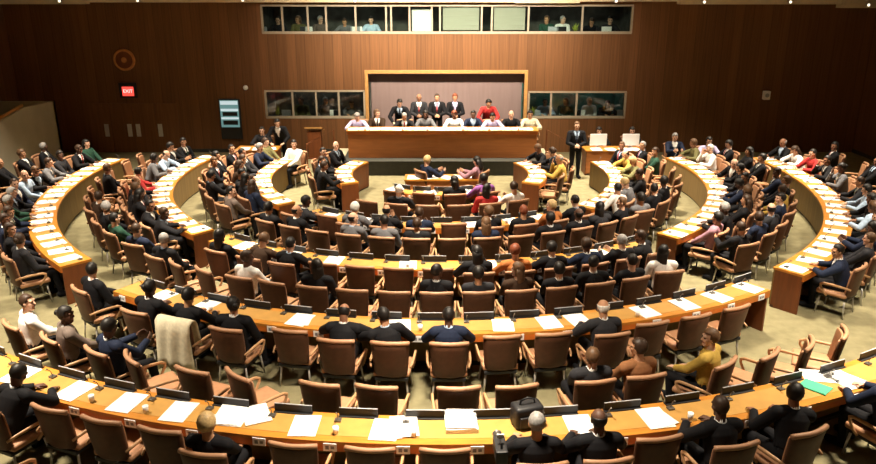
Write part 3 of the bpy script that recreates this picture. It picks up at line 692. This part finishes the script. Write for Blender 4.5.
# ================================================================ chairs
def curved_pad(bm, zs_, half, y_of, thick, curve, n=10):
    """upholstered back: rows of points across the width, bowed forward at the sides, rounded edges"""
    rows = []
    for z, hw in zip(zs_, half):
        f, b = [], []
        for i in range(n + 1):
            u = -1 + 2*i/n; x = hw*u; yy = y_of(z) + curve*u*u; e = thick*(.5 if abs(u) < .95 else .28)
            if z in (zs_[0], zs_[-1]): e *= .6
            f.append(bm.verts.new((x, yy + e, z))); b.append(bm.verts.new((x, yy - e, z)))
        rows.append((f, b))
    for (f0, b0), (f1, b1) in zip(rows, rows[1:]):
        for i in range(n):
            bm.faces.new((f0[i], f0[i + 1], f1[i + 1], f1[i])); bm.faces.new((b0[i + 1], b0[i], b1[i], b1[i + 1]))
        for i in (0, n): bm.faces.new((f0[i], b0[i], b1[i], f1[i]))
    for f, b in (rows[0], rows[-1]):
        for i in range(n): bm.faces.new((f[i], f[i + 1], b[i + 1], b[i]))
back_y = lambda z: -.292 - (z - .44)*.15
bm = BM(); box(bm, -.255, .255, -.25, .25, .375, .452, .03); SEAT = fin(bm, M['seatleather'], True, 'seat')
bm = BM(); box(bm, -.23, .23, -.27, .22, .325, .375, .012); FRAMEM = fin(bm, M['black'], False, 'seat_frame')
bm = BM(); zz = [.40, .43, .52, .62, .72, .82, .90, .925]; curved_pad(bm, zz, [.212, .222, .232, .241, .249, .254, .257, .254], back_y, .056, .055); BACK = fin(bm, M['leather'], True, 'backrest')
bm = BM(); pts = []
for i in range(13):
    u = -1 + 2*i/12; pts.append((.258*u, back_y(.94) + .055*u*u, .942 - .012*u**4))
tube(bm, pts, .030, 10); TRIM = fin(bm, M['tan'], True, 'top_roll')  # top edge of the back, coloured as if lit from above
bm = BM(); curved_pad(bm, [.46, .48, .6, .75, .88, .905], [.20, .21, .225, .235, .238, .23], lambda z: back_y(z) + .036, .03, .055); CUSH = fin(bm, M['seatleather'], True, 'back_cushion')
ARM = []
for sg in (-1, 1):
    bm = BM(); pth = [(sg*.268, -.315, .57), (sg*.292, -.22, .592), (sg*.298, -.02, .598), (sg*.298, .12, .592), (sg*.296, .17, .565), (sg*.292, .165, .52), (sg*.285, .10, .42), (sg*.262, .06, .365)]
    tube(bm, pth, [.018, .022, .024, .024, .023, .021, .02, .018], 8, True, .75); ARM.append(fin(bm, M['armwood'], True, 'armrest'))
LEG = []
for sx in (-1, 1):
    for sy in (-1, 1):
        bm = BM(); tube(bm, [(sx*.20, sy*.20 - .02, .34), (sx*.235, sy*.235 - .02, .0)], [.017, .012], 8); LEG.append(fin(bm, M['chrome'], True, 'leg'))
CHAIRS = []
def chair(x, y, z, rz, row, key):
    r = empty('armchair', (x, y, z), rz); r['category'] = 'chair'
    link('seat', SEAT, r); link('seat_frame', FRAMEM, r); b = link('backrest', BACK, r); link('top_roll', TRIM, b); link('back_cushion', CUSH, b)
    for m in ARM: link('armrest', m, r)
    for m in LEG: link('leg', m, r)
    CHAIRS.append((row, key, r)); return r
SIGNS = []
bm = BM(); vs = box(bm, -.23, .23, -.035, .035, 0, .012, .003); vs = box(bm, -.225, .225, -.004, .010, .012, .105); SIGNB = fin(bm, M['black'], False, 'stand')
bm = BM(); box(bm, -.215, .215, .010, .013, .022, .095); SIGNF = fin(bm, M['white'], False, 'white_face')
bm = BM(); box(bm, -.225, .225, -.005, .011, .105, .111); SIGNT = fin(bm, M['greyplastic'], False, 'top_edge')
def desk_sign(a, Ri, row):
    X, Y = ring(Ri + .05, a); r = empty('desk_sign', (X, Y, .749), math.radians(a)); r['category'] = 'sign'
    link('stand', SIGNB, r); link('white_face', SIGNF, r); link('top_edge', SIGNT, r); SIGNS.append((row, a, r))
# ================================================================ who sits where
WHO = []
TOPS = ['black']*26 + ['charcoal']*6 + ['navy']*6 + ['dark brown']*4 + ['grey', 'taupe', 'brown', 'cream', 'white', 'light blue', 'red', 'mauve', 'olive', 'dark green', 'white', 'mustard']
def rand_look():
    top = rnd.choice(TOPS); d = dict(top=top)
    d['style'] = 'suit' if top in ('black', 'charcoal', 'navy', 'grey', 'dark brown', 'taupe') and rnd.random() < .8 else rnd.choice(('knit', 'shirt')) if top not in ('white', 'light blue') else 'shirt'
    d['hair'] = rnd.choice(('short', 'short', 'short', 'full', 'full', 'long', 'fringe', 'bun')); d['hcol'] = rnd.choice(('black',)*9 + ('dark brown',)*6 + ('brown', 'brown', 'grey', 'grey', 'white', 'blond'))
    if d['hair'] == 'fringe': d['hcol'] = rnd.choice(('black', 'grey', 'dark brown'))
    d['skin'] = rnd.choice(('pale', 'pale', 'tan', 'tan', 'brown', 'deep'))
    d['shirt'] = rnd.choice(('white', 'white', 'light blue')); d['tie'] = rnd.choice((None, 'red', 'navy', 'dark green', 'black'))
    return d
def place(row, Rb, a, kind, Ro=None, pose=None, turn=0, where='behind', **kw):
    """one seat of a row: an armchair, and when kind is P someone in it"""
    R = Rb - .375
    if kind == 'P' and Ro: R = max(R, Ro + .33)
    X, Y = ring(R, a); rz = math.radians(a + turn)
    chair(X, Y, 0, rz, row, a)
    if kind == 'P':
        lk = rand_look(); lk.update(kw)
        if lk['top'] in ('white', 'light blue', 'cream', 'mustard') and 'style' not in kw: lk['style'] = 'shirt'
        p = pose or rnd.choice(('desk', 'desk', 'read', 'lap', 'left', 'right', 'chin', 'sheet', 'lean_left', 'lean_right') if Ro else ('lap', 'left', 'right', 'sheet', 'lap', 'left', 'right'))
        if turn and abs(turn) > 12 and p in ('desk', 'read', 'chin', 'lean_left', 'lean_right'): p = 'sheet'
        o, look = person(p, X, Y, 0, rz, **lk); WHO.append((row, a, o, look))
# middle block: x is the pixel column of the seat in the photo
E_ = 'E'; B = dict
ROWS = [
 ('c1', 12.90, 12.48, 'at the nearest curved desk', .95, [
   (8, 'P', B(pose='read', top='black', style='suit', hcol='black')), (38, E_, {}), (97, E_, {}), (157, E_, {}), (212, 'P', B(pose='lap', top='black', style='knit', hair='full', hcol='blond')),
   (291, E_, {}), (369, E_, {}), (445, E_, {}), (540, 'P', B(pose='desk', top='black', style='knit', hair='short', hcol='grey')), (599, 'P', B(pose='desk', top='black', style='suit', hair='fringe', hcol='black', skin='deep')),
   (662, E_, {}), (724, 'P', B(pose='desk', top='black', style='suit', hair='short', hcol='dark brown')), (792, 'P', B(pose='lean_right', turn=6, top='black', style='suit', hair='full', hcol='black')), (893, 'P', B(pose='desk', top='navy', style='suit', hcol='dark brown'))]),
 ('a1', 11.66, None, 'in the loose row before the nearest desk', .95, [
   (8, 'P', B(top='white', style='shirt', hcol='dark brown', turn=-10)), (48, 'P', B(pose='right', top='taupe', style='suit', hcol='black', turn=-16)), (96, 'P', B(pose='sheet', top='navy', style='suit', hcol='black', turn=-14)),
   (136, E_, B(turn=-32)), (192, E_, B(turn=-8)), (246, E_, B(turn=-30)), (321, E_, B(turn=-7)), (378, E_, B(turn=-5)), (458, E_, B(turn=2)), (516, E_, B(turn=4)),
   (598, 'P', B(pose='lap', top='charcoal', style='suit', hair='short', hcol='brown')), (648, 'P', B(pose='left', top='brown', style='knit', hair='full', hcol='dark brown')), (722, 'P', B(pose='left', top='mustard', style='knit', hair='full', hcol='brown', turn=24)),
   (768, E_, B(turn=22)), (806, E_, B(turn=34)), (842, E_, B(turn=36))]),
 ('c2', 10.34, 9.81, 'at the second curved desk', .95, [
   (140, 'P', B(pose='desk', top='black', style='suit', hcol='black')), (180, 'P', B(pose='desk', top='black', style='knit', hair='full', hcol='black')), (230, 'P', B(pose='left', top='black', style='suit', hcol='black')), (288, E_, {}),
   (338, 'P', B(pose='read', top='black', style='suit', hair='fringe', hcol='black', skin='brown')), (391, 'P', B(pose='lean_left', top='black', style='suit', hcol='black')), (449, 'P', B(pose='desk', top='navy', style='suit', hcol='black', skin='deep')),
   (503, E_, {}), (555, E_, {}), (609, 'P', B(pose='desk', top='charcoal', style='suit', hair='fringe', hcol='white')), (655, E_, {}), (699, E_, {}), (740, E_, {})]),
 ('a2', 8.80, None, 'in the loose row before the second desk', .93, [
   (158, 'P', B(top='black', style='suit')), (183, E_, B(turn=-20)), (204, E_, B(turn=-18)), (244, 'P', B(top='white', style='shirt', hair='full', hcol='dark brown', pose='right')), (281, E_, B(turn=-8)),
   (318, 'P', B(top='black', style='suit', pose='left', hcol='black')), (347, E_, {}), (396, E_, {}), (432, 'P', B(top='black', style='suit', skin='deep')), (463, 'P', B(top='charcoal', style='knit', hair='full', hcol='black')),
   (507, 'P', B(top='dark brown', style='knit', hair='long', hcol='brown')), (556, 'P', B(top='black', style='suit')), (598, 'P', B(top='black', style='suit', pose='right', hcol='black')), (636, 'P', B(top='black', style='knit', hcol='black')), (676, 'P', B(top='white', style='shirt', hair='long', hcol='black', turn=-14))]),
 ('c3', 7.78, 7.30, 'at the third curved desk', .95, [
   (222, 'P', B(top='black', style='suit')), (262, 'P', B(top='dark brown', style='knit', hair='full', hcol='brown')), (310, 'P', B(top='black', style='suit', hcol='black', pose='desk')), (340, E_, {}), (366, E_, {}), (408, E_, {}), (440, E_, {}), (474, 'P', B(top='black', style='suit', hcol='black')),
   (506, 'P', B(top='rust', style='knit', hair='full', hcol='auburn', pose='desk')), (541, 'P', B(top='black', style='suit', hcol='black', pose='desk')), (577, 'P', B(top='navy', style='suit', hcol='dark brown', pose='desk')), (612, 'P', B(top='black', style='suit')), (640, 'P', B(top='black', style='suit', pose='lean_left'))]),
 ('a3', 6.22, None, 'in the loose row before the third desk', .93, [
   (286, 'P', B(top='black', style='suit')), (318, 'P', B(top='black', style='suit', hcol='black')), (343, E_, {}), (367, 'P', B(top='grey', style='suit', hcol='black')), (400, 'P', B(top='grey', style='knit', hcol='black')),
   (428, 'P', B(top='black', style='suit')), (452, E_, {}), (478, 'P', B(top='navy', style='suit')), (504, E_, {}), (528, 'P', B(top='black', style='suit', skin='deep')), (556, 'P', B(top='black', style='suit', hcol='black')), (588, 'P', B(top='charcoal', style='suit')), (612, 'P', B(top='black', style='knit'))]),
 ('c4', 5.28, 4.90, 'at the fourth curved desk', .95, [
   (320, 'P', B(top='charcoal', style='suit', hcol='black')), (345, E_, {}), (370, 'P', B(top='grey', style='suit', hcol='white')), (396, 'P', B(top='black', style='suit', hcol='black')), (424, 'P', B(top='navy', style='suit')), (450, E_, {}), (476, 'P', B(top='black', style='suit')),
   (504, 'P', B(top='black', style='knit', hair='short', hcol='auburn')), (530, 'P', B(top='rust', style='knit', hair='full', hcol='blond')), (556, 'P', B(top='black', style='suit', hcol='black'))]),
 ('a4', 3.98, None, 'in the loose row before the fourth desk', .93, [(372, E_, {}), (398, 'P', B(top='black', style='suit', hcol='white')), (428, E_, {}), (455, E_, {}), (492, 'P', B(top='red', style='knit', hcol='black')), (515, 'P', B(top='white', style='shirt'))]),
 ('c5', 2.98, 2.38, 'at the innermost curved desk', .95, [(397, E_, {}), (424, E_, {}), (450, 'P', B(top='black', style='suit', hcol='black')), (489, 'P', B(top='purple', style='knit', hcol='black', hair='full'))])]
ROWPH = {}
for key, Rb, Ro, ph, zt, seats in ROWS:
    ROWPH[key] = ph
    an = [ang_for_x(x, Rb, zt) for x, _, _ in seats]; mn = math.degrees(.645/(Rb - .375))
    for _ in range(60):
        for i in range(len(an) - 1):
            g = mn - (an[i + 1] - an[i])
            if g > 0: an[i] -= g/2; an[i + 1] += g/2
    for (x, kd, kw), a in zip(seats, an):
        place(key, Rb, a, kd, Ro, **dict(kw))
# wings: delegates outside each wing desk and a loose row beyond them
WING = [('l2', 10.34, 9.81, -47, -99, 4.3, .97, 'along the outer left wing desk'), ('r2', 10.34, 9.81, 43.2, 100, 4.3, .95, 'along the outer right wing desk'),
        ('la2', 11.55, None, -46, -96, 4.6, .9, 'in the loose row at the far left'), ('ra2', 11.55, None, 45, 96, 4.6, .82, 'in the loose row at the far right'),
        ('l3', 7.80, 7.30, -48, -104, 5.6, .93, 'along the middle left wing desk'), ('r3', 7.80, 7.30, 44, 103, 5.6, .9, 'along the middle right wing desk'),
        ('la3', 8.70, None, -42, -99, 5.8, .72, 'in the loose row inside the outer left wing'), ('ra3', 8.70, None, 42, 100, 5.8, .82, 'in the loose row inside the outer right wing'),
        ('l4', 5.30, 4.90, -54, -110, 8.0, .9, 'along the inner left wing desk'), ('r4', 5.30, 4.90, 49, 104, 8.0, .85, 'along the inner right wing desk'),
        ('la4', 6.20, None, -52, -106, 7.6, .85, 'in the loose row inside the middle left wing'), ('ra4', 6.20, None, 46, 103, 7.6, .8, 'in the loose row inside the middle right wing'),
        ('l5', 3.36, 2.85, -68, -114, 15.2, 1, 'at the short left desk by the centre table'), ('r5', 3.36, 2.85, 68, 114, 15.2, .8, 'at the short right desk by the centre table')]
for key, Rb, Ro, a0, a1, st, pr, ph in WING:
    ROWPH[key] = ph; n = int(abs(a1 - a0)/st + .01)
    for i in range(n + 1):
        a = a0 + (a1 - a0)*i/n + rnd.uniform(-.5, .5)
        X, Y = ring(Rb, a)
        if not -14 < proj(X, Y, .9)[0] < 890: continue
        far = key in ('la3',) and i > n*.55
        sgn = 1 if a < 0 else -1
        place(key, Rb, a, 'P' if rnd.random() < (pr*.45 if far else pr) else 'E', Ro, turn=rnd.uniform(-8, 8) + (0 if Ro else sgn*rnd.uniform(0, 22)))
# documents, cups and signs on the curved desks
for k, (n, a0, a1, ph, lab) in DESKS.items():
    Ri, Ro = RG[n]; st = STEP[n]
    xs_ = {'c1': (20, 75, 127, 179, 305, 385, 580, 655, 845), 'c2': (162, 205, 300, 400, 503, 549, 578, 645, 684, 717, 748), 'c3': (245, 290, 334, 408, 488, 600), 'c4': (330, 366, 425, 470, 512, 540), 'c5': (393, 430, 470)}
    if k in xs_:
        for x in xs_[k]:
            R = (Ri + Ro)/2 + .02; a = ang_for_x(x, R, .75); X, Y = ring(R, a); doc(X, Y, .752, math.radians(a) + rnd.uniform(-.08, .08), k, a)
        if k == 'c1':
            for x, v in ((233, 4), (228, 0), (404, 0)):
                a = ang_for_x(x, 12.2, .75); X, Y = ring(12.16, a); doc(X, Y, .752 if v == 4 else .765, math.radians(a) + .1, k, a, v)
            a = ang_for_x(461, 12.1, .75); X, Y = ring(12.08, a); doc(X, Y, .752, math.radians(a), k, a, 6)
            for x in (92, 146, 214, 336, 414, 690): 
                R = 12.33; a = ang_for_x(x, R, .75); X, Y = ring(R, a); cup(X, Y, .752, k, a)
        else:
            for i in range(3):
                a = a0 + (a1 - a0)*(i + .6)/3.4; X, Y = ring(Ro - .13, a); cup(X, Y, .752, k, a)
    else:
        m = int(abs(a1 - a0)/st)*(2 if n == 2 else 1)
        m = int(abs(a1 - a0)/(st*.74))
        for i in range(m):
            a = a0 + (a1 - a0)*(i + .5)/m + rnd.uniform(-.4, .4); X, Y = ring((Ri + Ro)/2 + rnd.uniform(-.03, .05), a)
            doc(X, Y, .752, math.radians(a) + rnd.uniform(-.12, .12), k, abs(a))
    for a in plate_angles(a0, a1, st) if k[0] == 'c' else (): desk_sign(a + st*.28, Ri, k)
for sg, nm in ((-1, 'left'), (1, 'right')):
    for i in range(5):
        a = sg*(68 + 11*i); X, Y = ring(2.6, a); doc(X, Y, .752, math.radians(a) + rnd.uniform(-.2, .2), 'the short %s desk by the centre table' % nm, abs(a))
# ---- podium people: pixel column, standing or seated, look
ROWPH['podium'] = 'behind the podium desk'
POD = [(364, 0, B(top='lavender', style='shirt', hcol='grey', pose='read')), (379, 0, B(top='dark brown', style='suit', hcol='brown', pose='left')), (400, 1, B(top='black', style='suit', hcol='black', pose='bend', hair='full')),
                  (409, 0, B(top='black', style='suit', hcol='grey', pose='read')), (419, 1, B(top='charcoal', style='suit', hair='fringe', hcol='grey', tie='red', pose='clasp')), (437, 1, B(top='black', style='suit', hcol='dark brown', pose='clasp')), (430, 0, B(top='grey', style='knit', hair='long', hcol='black', pose='desk')),
                  (455, 1, B(top='black', style='suit', hcol='auburn', hair='full', shirt='lavender', tie='lavender', pose='clasp')), (471, 0, B(top='white', style='shirt', hcol='auburn', hair='full', pose='desk')), (483, 0, B(top='navy', style='suit', hcol='black', pose='desk')),
                  (488, 1, B(top='red', style='knit', hcol='black', hair='full', pose='bend')), (499, 0, B(top='lavender', style='shirt', hcol='black', pose='read')), (510, 0, B(top='black', style='knit', hcol='black', pose='desk')), (523, 0, B(top='cream', style='knit', hcol='black', hair='full', pose='desk'))]
SX = sorted((x - CXP)/F*(23.42*c_ + 3.4*s_) for x, st, kw in POD if not st)
for _ in range(80):
    for i in range(len(SX) - 1):
        g = .605 - (SX[i + 1] - SX[i])
        if g > 0: SX[i] -= g/2; SX[i + 1] += g/2
mid = (SX[0] + SX[-1])/2 - .12; SX = iter([x - mid for x in SX])
for x, st, kw in POD:
    Yp = 24.35 if st else 23.42
    if kw['pose'] == 'bend': Yp = 24.2
    X = (x - CXP)/F*(Yp*c_ + 3.4*s_) if st else next(SX)
    if not st: chair(X, Yp, .45, PI + rnd.uniform(-.1, .1), 'podium', X)
    lk = rand_look(); lk.update(kw); p = lk.pop('pose'); o, look = person(p, X, Yp, .45, PI, **lk); WHO.append(('podium', X, o, look))
# ---- other people on the floor
def at_head(x, y, z): return un(x, y, z)
def extra(x, y, sit, rz, label, pose, Y=None, **lk):
    if Y: X = (x - CXP)/F*(Y*c_ + 4.2*s_)
    else: X, Y = un(x, y, 1.24 if sit else 1.66)
    o, _ = person(pose, X, Y, 0, rz, **lk); o['label'] = label
    if sit: chair(X, Y, 0, rz, 'side', X)
    return o

o = extra(577, 123, 0, PI, 'person in black suit standing with clasped hands right of the podium', 'clasp', top='black', style='suit', hair='short', hcol='brown', shirt='light blue', tie='navy')
extra(280, 128, 0, PI, 'person in black suit standing behind the left side desk', 'bend', Y=23.1, top='black', style='suit', hair='short', hcol='black')
extra(292, 143, 1, R_(150), 'person in white shirt seated right beside the left side desk', 'left', top='white', style='shirt', hair='full', hcol='black')
extra(262, 140, 1, R_(180), 'person in dark clothes seated at the left side desk', 'desk', Y=23.05, top='charcoal', style='knit', hair='short', hcol='black')
extra(96, 266, 1, R_(-42), 'person in black suit seated in the left aisle near the end of the outer wing', 'left', top='black', style='suit', hair='short', hcol='black')
extra(430, 158, 1, R_(-55), 'person with blond hair and navy top seated left at the centre table', 'sheet', top='navy', style='knit', hair='full', hcol='blond')
extra(474, 159, 1, R_(62), 'person in mauve top with black hair seated right at the centre table', 'sheet', top='mauve', style='knit', hair='long', hcol='black')
extra(599, 137, 1, PI, 'person seated behind the left of the two white screens', 'desk', Y=22.98, top='black', style='knit', hair='full', hcol='black')
extra(632, 138, 1, PI, 'person seated behind the right of the two white screens', 'desk', Y=22.98, top='black', style='knit', hair='full', hcol='black')
for k, (x, y, kw) in enumerate(((676, 136, B(top='navy', style='suit', hair='short', hcol='grey')), (709, 139, B(top='lavender', style='knit', hair='full', hcol='black')))):
    extra(x, y, 1, PI, f"person in {kw['top']} seated at the back wall right of the screens, {ordn(k + 1)} from left", ('sheet', 'desk', 'sheet', 'lap')[k], **kw)
# draped coat, video camera, black bag, green folder
best = min((c for c in CHAIRS if c[0] == 'c2'), key=lambda c: abs(c[1] - ang_for_x(180, 10.34, .95)))
bm = BM(); prof = [(-.20, .34), (-.215, .55), (-.245, .75), (-.275, .93), (-.315, .992), (-.375, .998), (-.415, .95), (-.44, .80), (-.445, .6), (-.45, .38), (-.46, .22)]
prof = [q for q in prof if q[1] > .5 or q[0] < -.4]
g = []
for i in range(17):
    u = -1 + 2*i/16; row = []
    for j, (y, z) in enumerate(prof):
        wv = .018*math.sin(u*9 + j*.6)*(1 if j > 5 else .3); row.append(bm.verts.new((u*(.31 + .03*(j > 6)*(j - 6)*.3), y + .05*u*u + (wv if j > 4 else 0) - (.012 if j > 4 else -.012), z - .03*abs(u)**3 - (.05*math.sin(u*5) if j == len(prof) - 1 else 0))))
    g.append(row)
for a, b in zip(g, g[1:]):
    for j in range(len(prof) - 1): bm.faces.new((a[j], b[j], b[j + 1], a[j + 1]))
bmesh.ops.recalc_face_normals(bm, faces=bm.faces[:]); bmesh.ops.solidify(bm, geom=bm.faces[:], thickness=.012)
o = obj('coat', bm, CLOTH['cream'], None, best[2].location, best[2].rotation_euler.z, True); tag(o, 'cream coat draped over a chair back at the second curved desk', 'coat')
a = ang_for_x(527, 12.15, .75); X, Y = ring(12.12, a)
r = empty('camera_bag', (X, Y, .752), R_(a + 12)); tag(r, 'black bag standing on the nearest curved desk', 'bag')
bm = BM(); box(bm, -.17, .17, -.11, .11, 0, .26, .04); obj('body', bm, M['black'], r, smooth=True)
bm = BM(); box(bm, -.13, .13, -.135, -.105, .03, .16, .012); obj('front_pocket', bm, M['black'], r)
bm = BM(); tube(bm, [(-.09, 0, .25), (-.08, 0, .31), (0, 0, .335), (.08, 0, .31), (.09, 0, .25)], .012, 8); obj('handle', bm, M['black'], r, smooth=True)
a = ang_for_x(500, 13.0, 1.25); X, Y = ring(13.05, a)
r = empty('video_camera', (X, Y, 0), R_(a)); tag(r, 'black video camera on a tripod behind the nearest desk', 'video camera')
for k in range(3):
    an = R_(90 + 120*k); bm = BM(); tube(bm, [(math.cos(an)*.03, math.sin(an)*.03, .78), (math.cos(an)*.26, math.sin(an)*.26, 0)], [.016, .012], 8); obj('tripod_leg', bm, M['black'], r)
bm = BM(); tube(bm, [(0, 0, .74), (0, 0, .98)], .022, 10); lathe(bm, [(.05, .98), (.05, 1.0), (.03, 1.01)], 14); obj('tripod_head', bm, M['black'], r)
bm = BM(); box(bm, -.06, .06, -.16, .14, 1.01, 1.15, .015); obj('camera_body', bm, M['black'], r)
bm = BM(); lathe(bm, [(.04, 0), (.045, .10), (.05, .12), (.035, .11)], 16, Matrix.Translation((0, .14, 1.08)) @ Matrix.Rotation(-PI/2, 4, 'X')); obj('lens', bm, M['steel'], r)
bm = BM(); tube(bm, [(0, -.10, 1.15), (0, -.09, 1.2), (0, .08, 1.2), (0, .09, 1.15)], .012, 8); obj('top_handle', bm, M['black'], r)
bm = BM(); box(bm, -.035, .035, -.01, .01, 1.21, 1.25, .004); tube(bm, [(.0, 0, 1.2), (.0, 0, 1.22)], .01, 6); obj('viewfinder', bm, M['white'], r)
a = ang_for_x(812, 12.15, .75); X, Y = ring(12.2, a)
bm = BM(); sheet(bm, .24, .33, 0, 0, th=.012); sheet(bm, .23, .32, .012, .02, th=.003); o = obj('folder', bm, M['green'], None, (X, Y, .752), R_(a + 20)); tag(o, 'bright green folder on the right of the nearest curved desk', 'folder')
a = ang_for_x(806, 11.98, .75); X, Y = ring(12.02, a + .9); doc(X, Y, .768 - .016, R_(a + 55), 'c1', a + .9, 0)
a = ang_for_x(8, 13.75, .9); X, Y = ring(13.5, a); chair(X, Y, 0, R_(a - 15), 'rear', 0)
# ================================================================ labels from the order along each row
PH = {k: v[3] for k, v in DESKS.items()}
def number(items, make, by_left=lambda row: row[0] in 'capn'):
    rows = {}
    for it in items: rows.setdefault(it[0], []).append(it)
    for row, l in rows.items():
        wing = row[0] in 'lr' and row not in ('podium',)
        l.sort(key=lambda q: abs(q[1]) if wing else q[1])
        for i, q in enumerate(l): make(row, i + 1, q, wing, len(l))
def lab_person(row, k, q, wing, n):
    w = q[3]; w = w.replace('person in ', 'person in ', 1); pos = f"{ordn(k)} {'back' if wing else 'from left'} {ROWPH[row]}"
    if len((w + ' ' + pos).split()) > 14: w = w.split(' with ')[0]
    q[2]['label'] = w + ', ' + pos; q[2]['group'] = 'people ' + ROWPH[row]
number(WHO, lab_person)
ROWPH['side'] = 'on the open floor near the dais'
def lab_chair(row, k, q, wing, n):
    if row == 'rear': q[2]['label'] = 'brown leather armchair alone behind the nearest row at bottom left'; return
    if row == 'podium': t = f"brown leather armchair behind the podium desk, {ordn(k)} from left"
    elif row == 'side': t = f"brown leather armchair on the open floor near the dais, {ordn(k)} from left"
    else: t = f"brown armchair {ROWPH[row]}, {ordn(k)} {'from near end' if wing else 'from left'}"
    q[2]['label'] = t; q[2]['group'] = 'armchairs ' + ROWPH[row]
number(CHAIRS, lab_chair)
def lab_doc(row, k, q, wing, n):
    if k > 0:
        kind = {'cup': 'small white paper cup', 6: 'thick stack of white paper', 4: 'spread of several white sheets'}.get(q[3], 'white document')
        if 'short' in row: tail = 'back'
        else: tail = 'back from its near end' if wing else 'from left'
        q[2]['label'] = f"{kind} on {PH.get(row, row)}, {ordn(k)} {tail}"; q[2]['group'] = ('cups on ' if q[3] == 'cup' else 'papers on ') + PH.get(row, row)
number([q for q in DOCS if q[3] != 'cup'], lab_doc); number([q for q in DOCS if q[3] == 'cup'], lab_doc)
def lab_sign(row, k, q, wing, n):
    q[2]['label'] = f"dark name sign on {PH[row]}, {ordn(k)} {'back from its near end' if wing else 'from left'}"; q[2]['group'] = 'name signs on ' + PH[row]
number(SIGNS, lab_sign)
# ================================================================ light, world, camera
def area(name, loc, size, power, col=(1, .86, .66), spread=120, rot=(0, 0, 0), sy=None):
    l = bpy.data.lights.new(name, 'AREA'); l.energy = power; l.color = col; l.spread = math.radians(spread)
    l.shape = 'RECTANGLE' if sy else 'DISK'; l.size = size
    if sy: l.size_y = sy
    o = bpy.data.objects.new(name, l); COL.objects.link(o); o.location = loc; o.rotation_euler = rot; return o
for X, Y, p in ((0, 7.5, 1), (-6, 8.8, 1), (6, 8.8, 1), (-10, 13, .9), (10, 13, .9), (0, 12.2, 1), (-5, 13.5, 1), (5, 13.5, 1), (-9.6, 18.5, .9), (9.6, 18.5, .9), (-4.8, 18.5, 1), (4.8, 18.5, 1), (0, 17, 1.1), (-8, 21.3, .4), (8, 21.3, .4), (0, 22.5, 1.0), (-3.9, 21.4, .75), (3.9, 21.4, .75)):
    area('ceiling_downlight', (X, Y, ZC - .05), .9, 400*p, spread=76)
area('wall_wash', (.2, 20.2, 6.25), 7.5, 800, spread=75, rot=(R_(62), 0, 0), sy=.5)
for (o_, fz) in ((UP, FZ1), (LL, FZ2), (LR, FZ3)):
    cx = (o_[0] + o_[1])/2; area('booth_lamp', (cx, YW + 1.5, o_[3] + .2), (o_[1] - o_[0])*.9, 7*(o_[1] - o_[0])/3, (1, .92, .8), 160, sy=.3)
w = bpy.data.worlds.new('world'); SC.world = w; w.use_nodes = True
w.node_tree.nodes['Background'].inputs[0].default_value = (.9, .75, .55, 1); w.node_tree.nodes['Background'].inputs[1].default_value = .02
cam = bpy.data.cameras.new('camera'); co = bpy.data.objects.new('camera', cam); COL.objects.link(co)
cam.sensor_width = 36; cam.sensor_fit = 'HORIZONTAL'; cam.lens = 36*F/876; cam.shift_x = -(CXP - 438)/876
cam.clip_start = .05; cam.clip_end = 100
co.location = (0, 0, CAMH); co.rotation_euler = (PI/2 - TH, 0, 0); SC.camera = co
SC.view_settings.view_transform = 'Standard'; SC.view_settings.look = 'None'; SC.view_settings.gamma = 1; SC.view_settings.use_curve_mapping = False
SC.view_settings.exposure = -.47
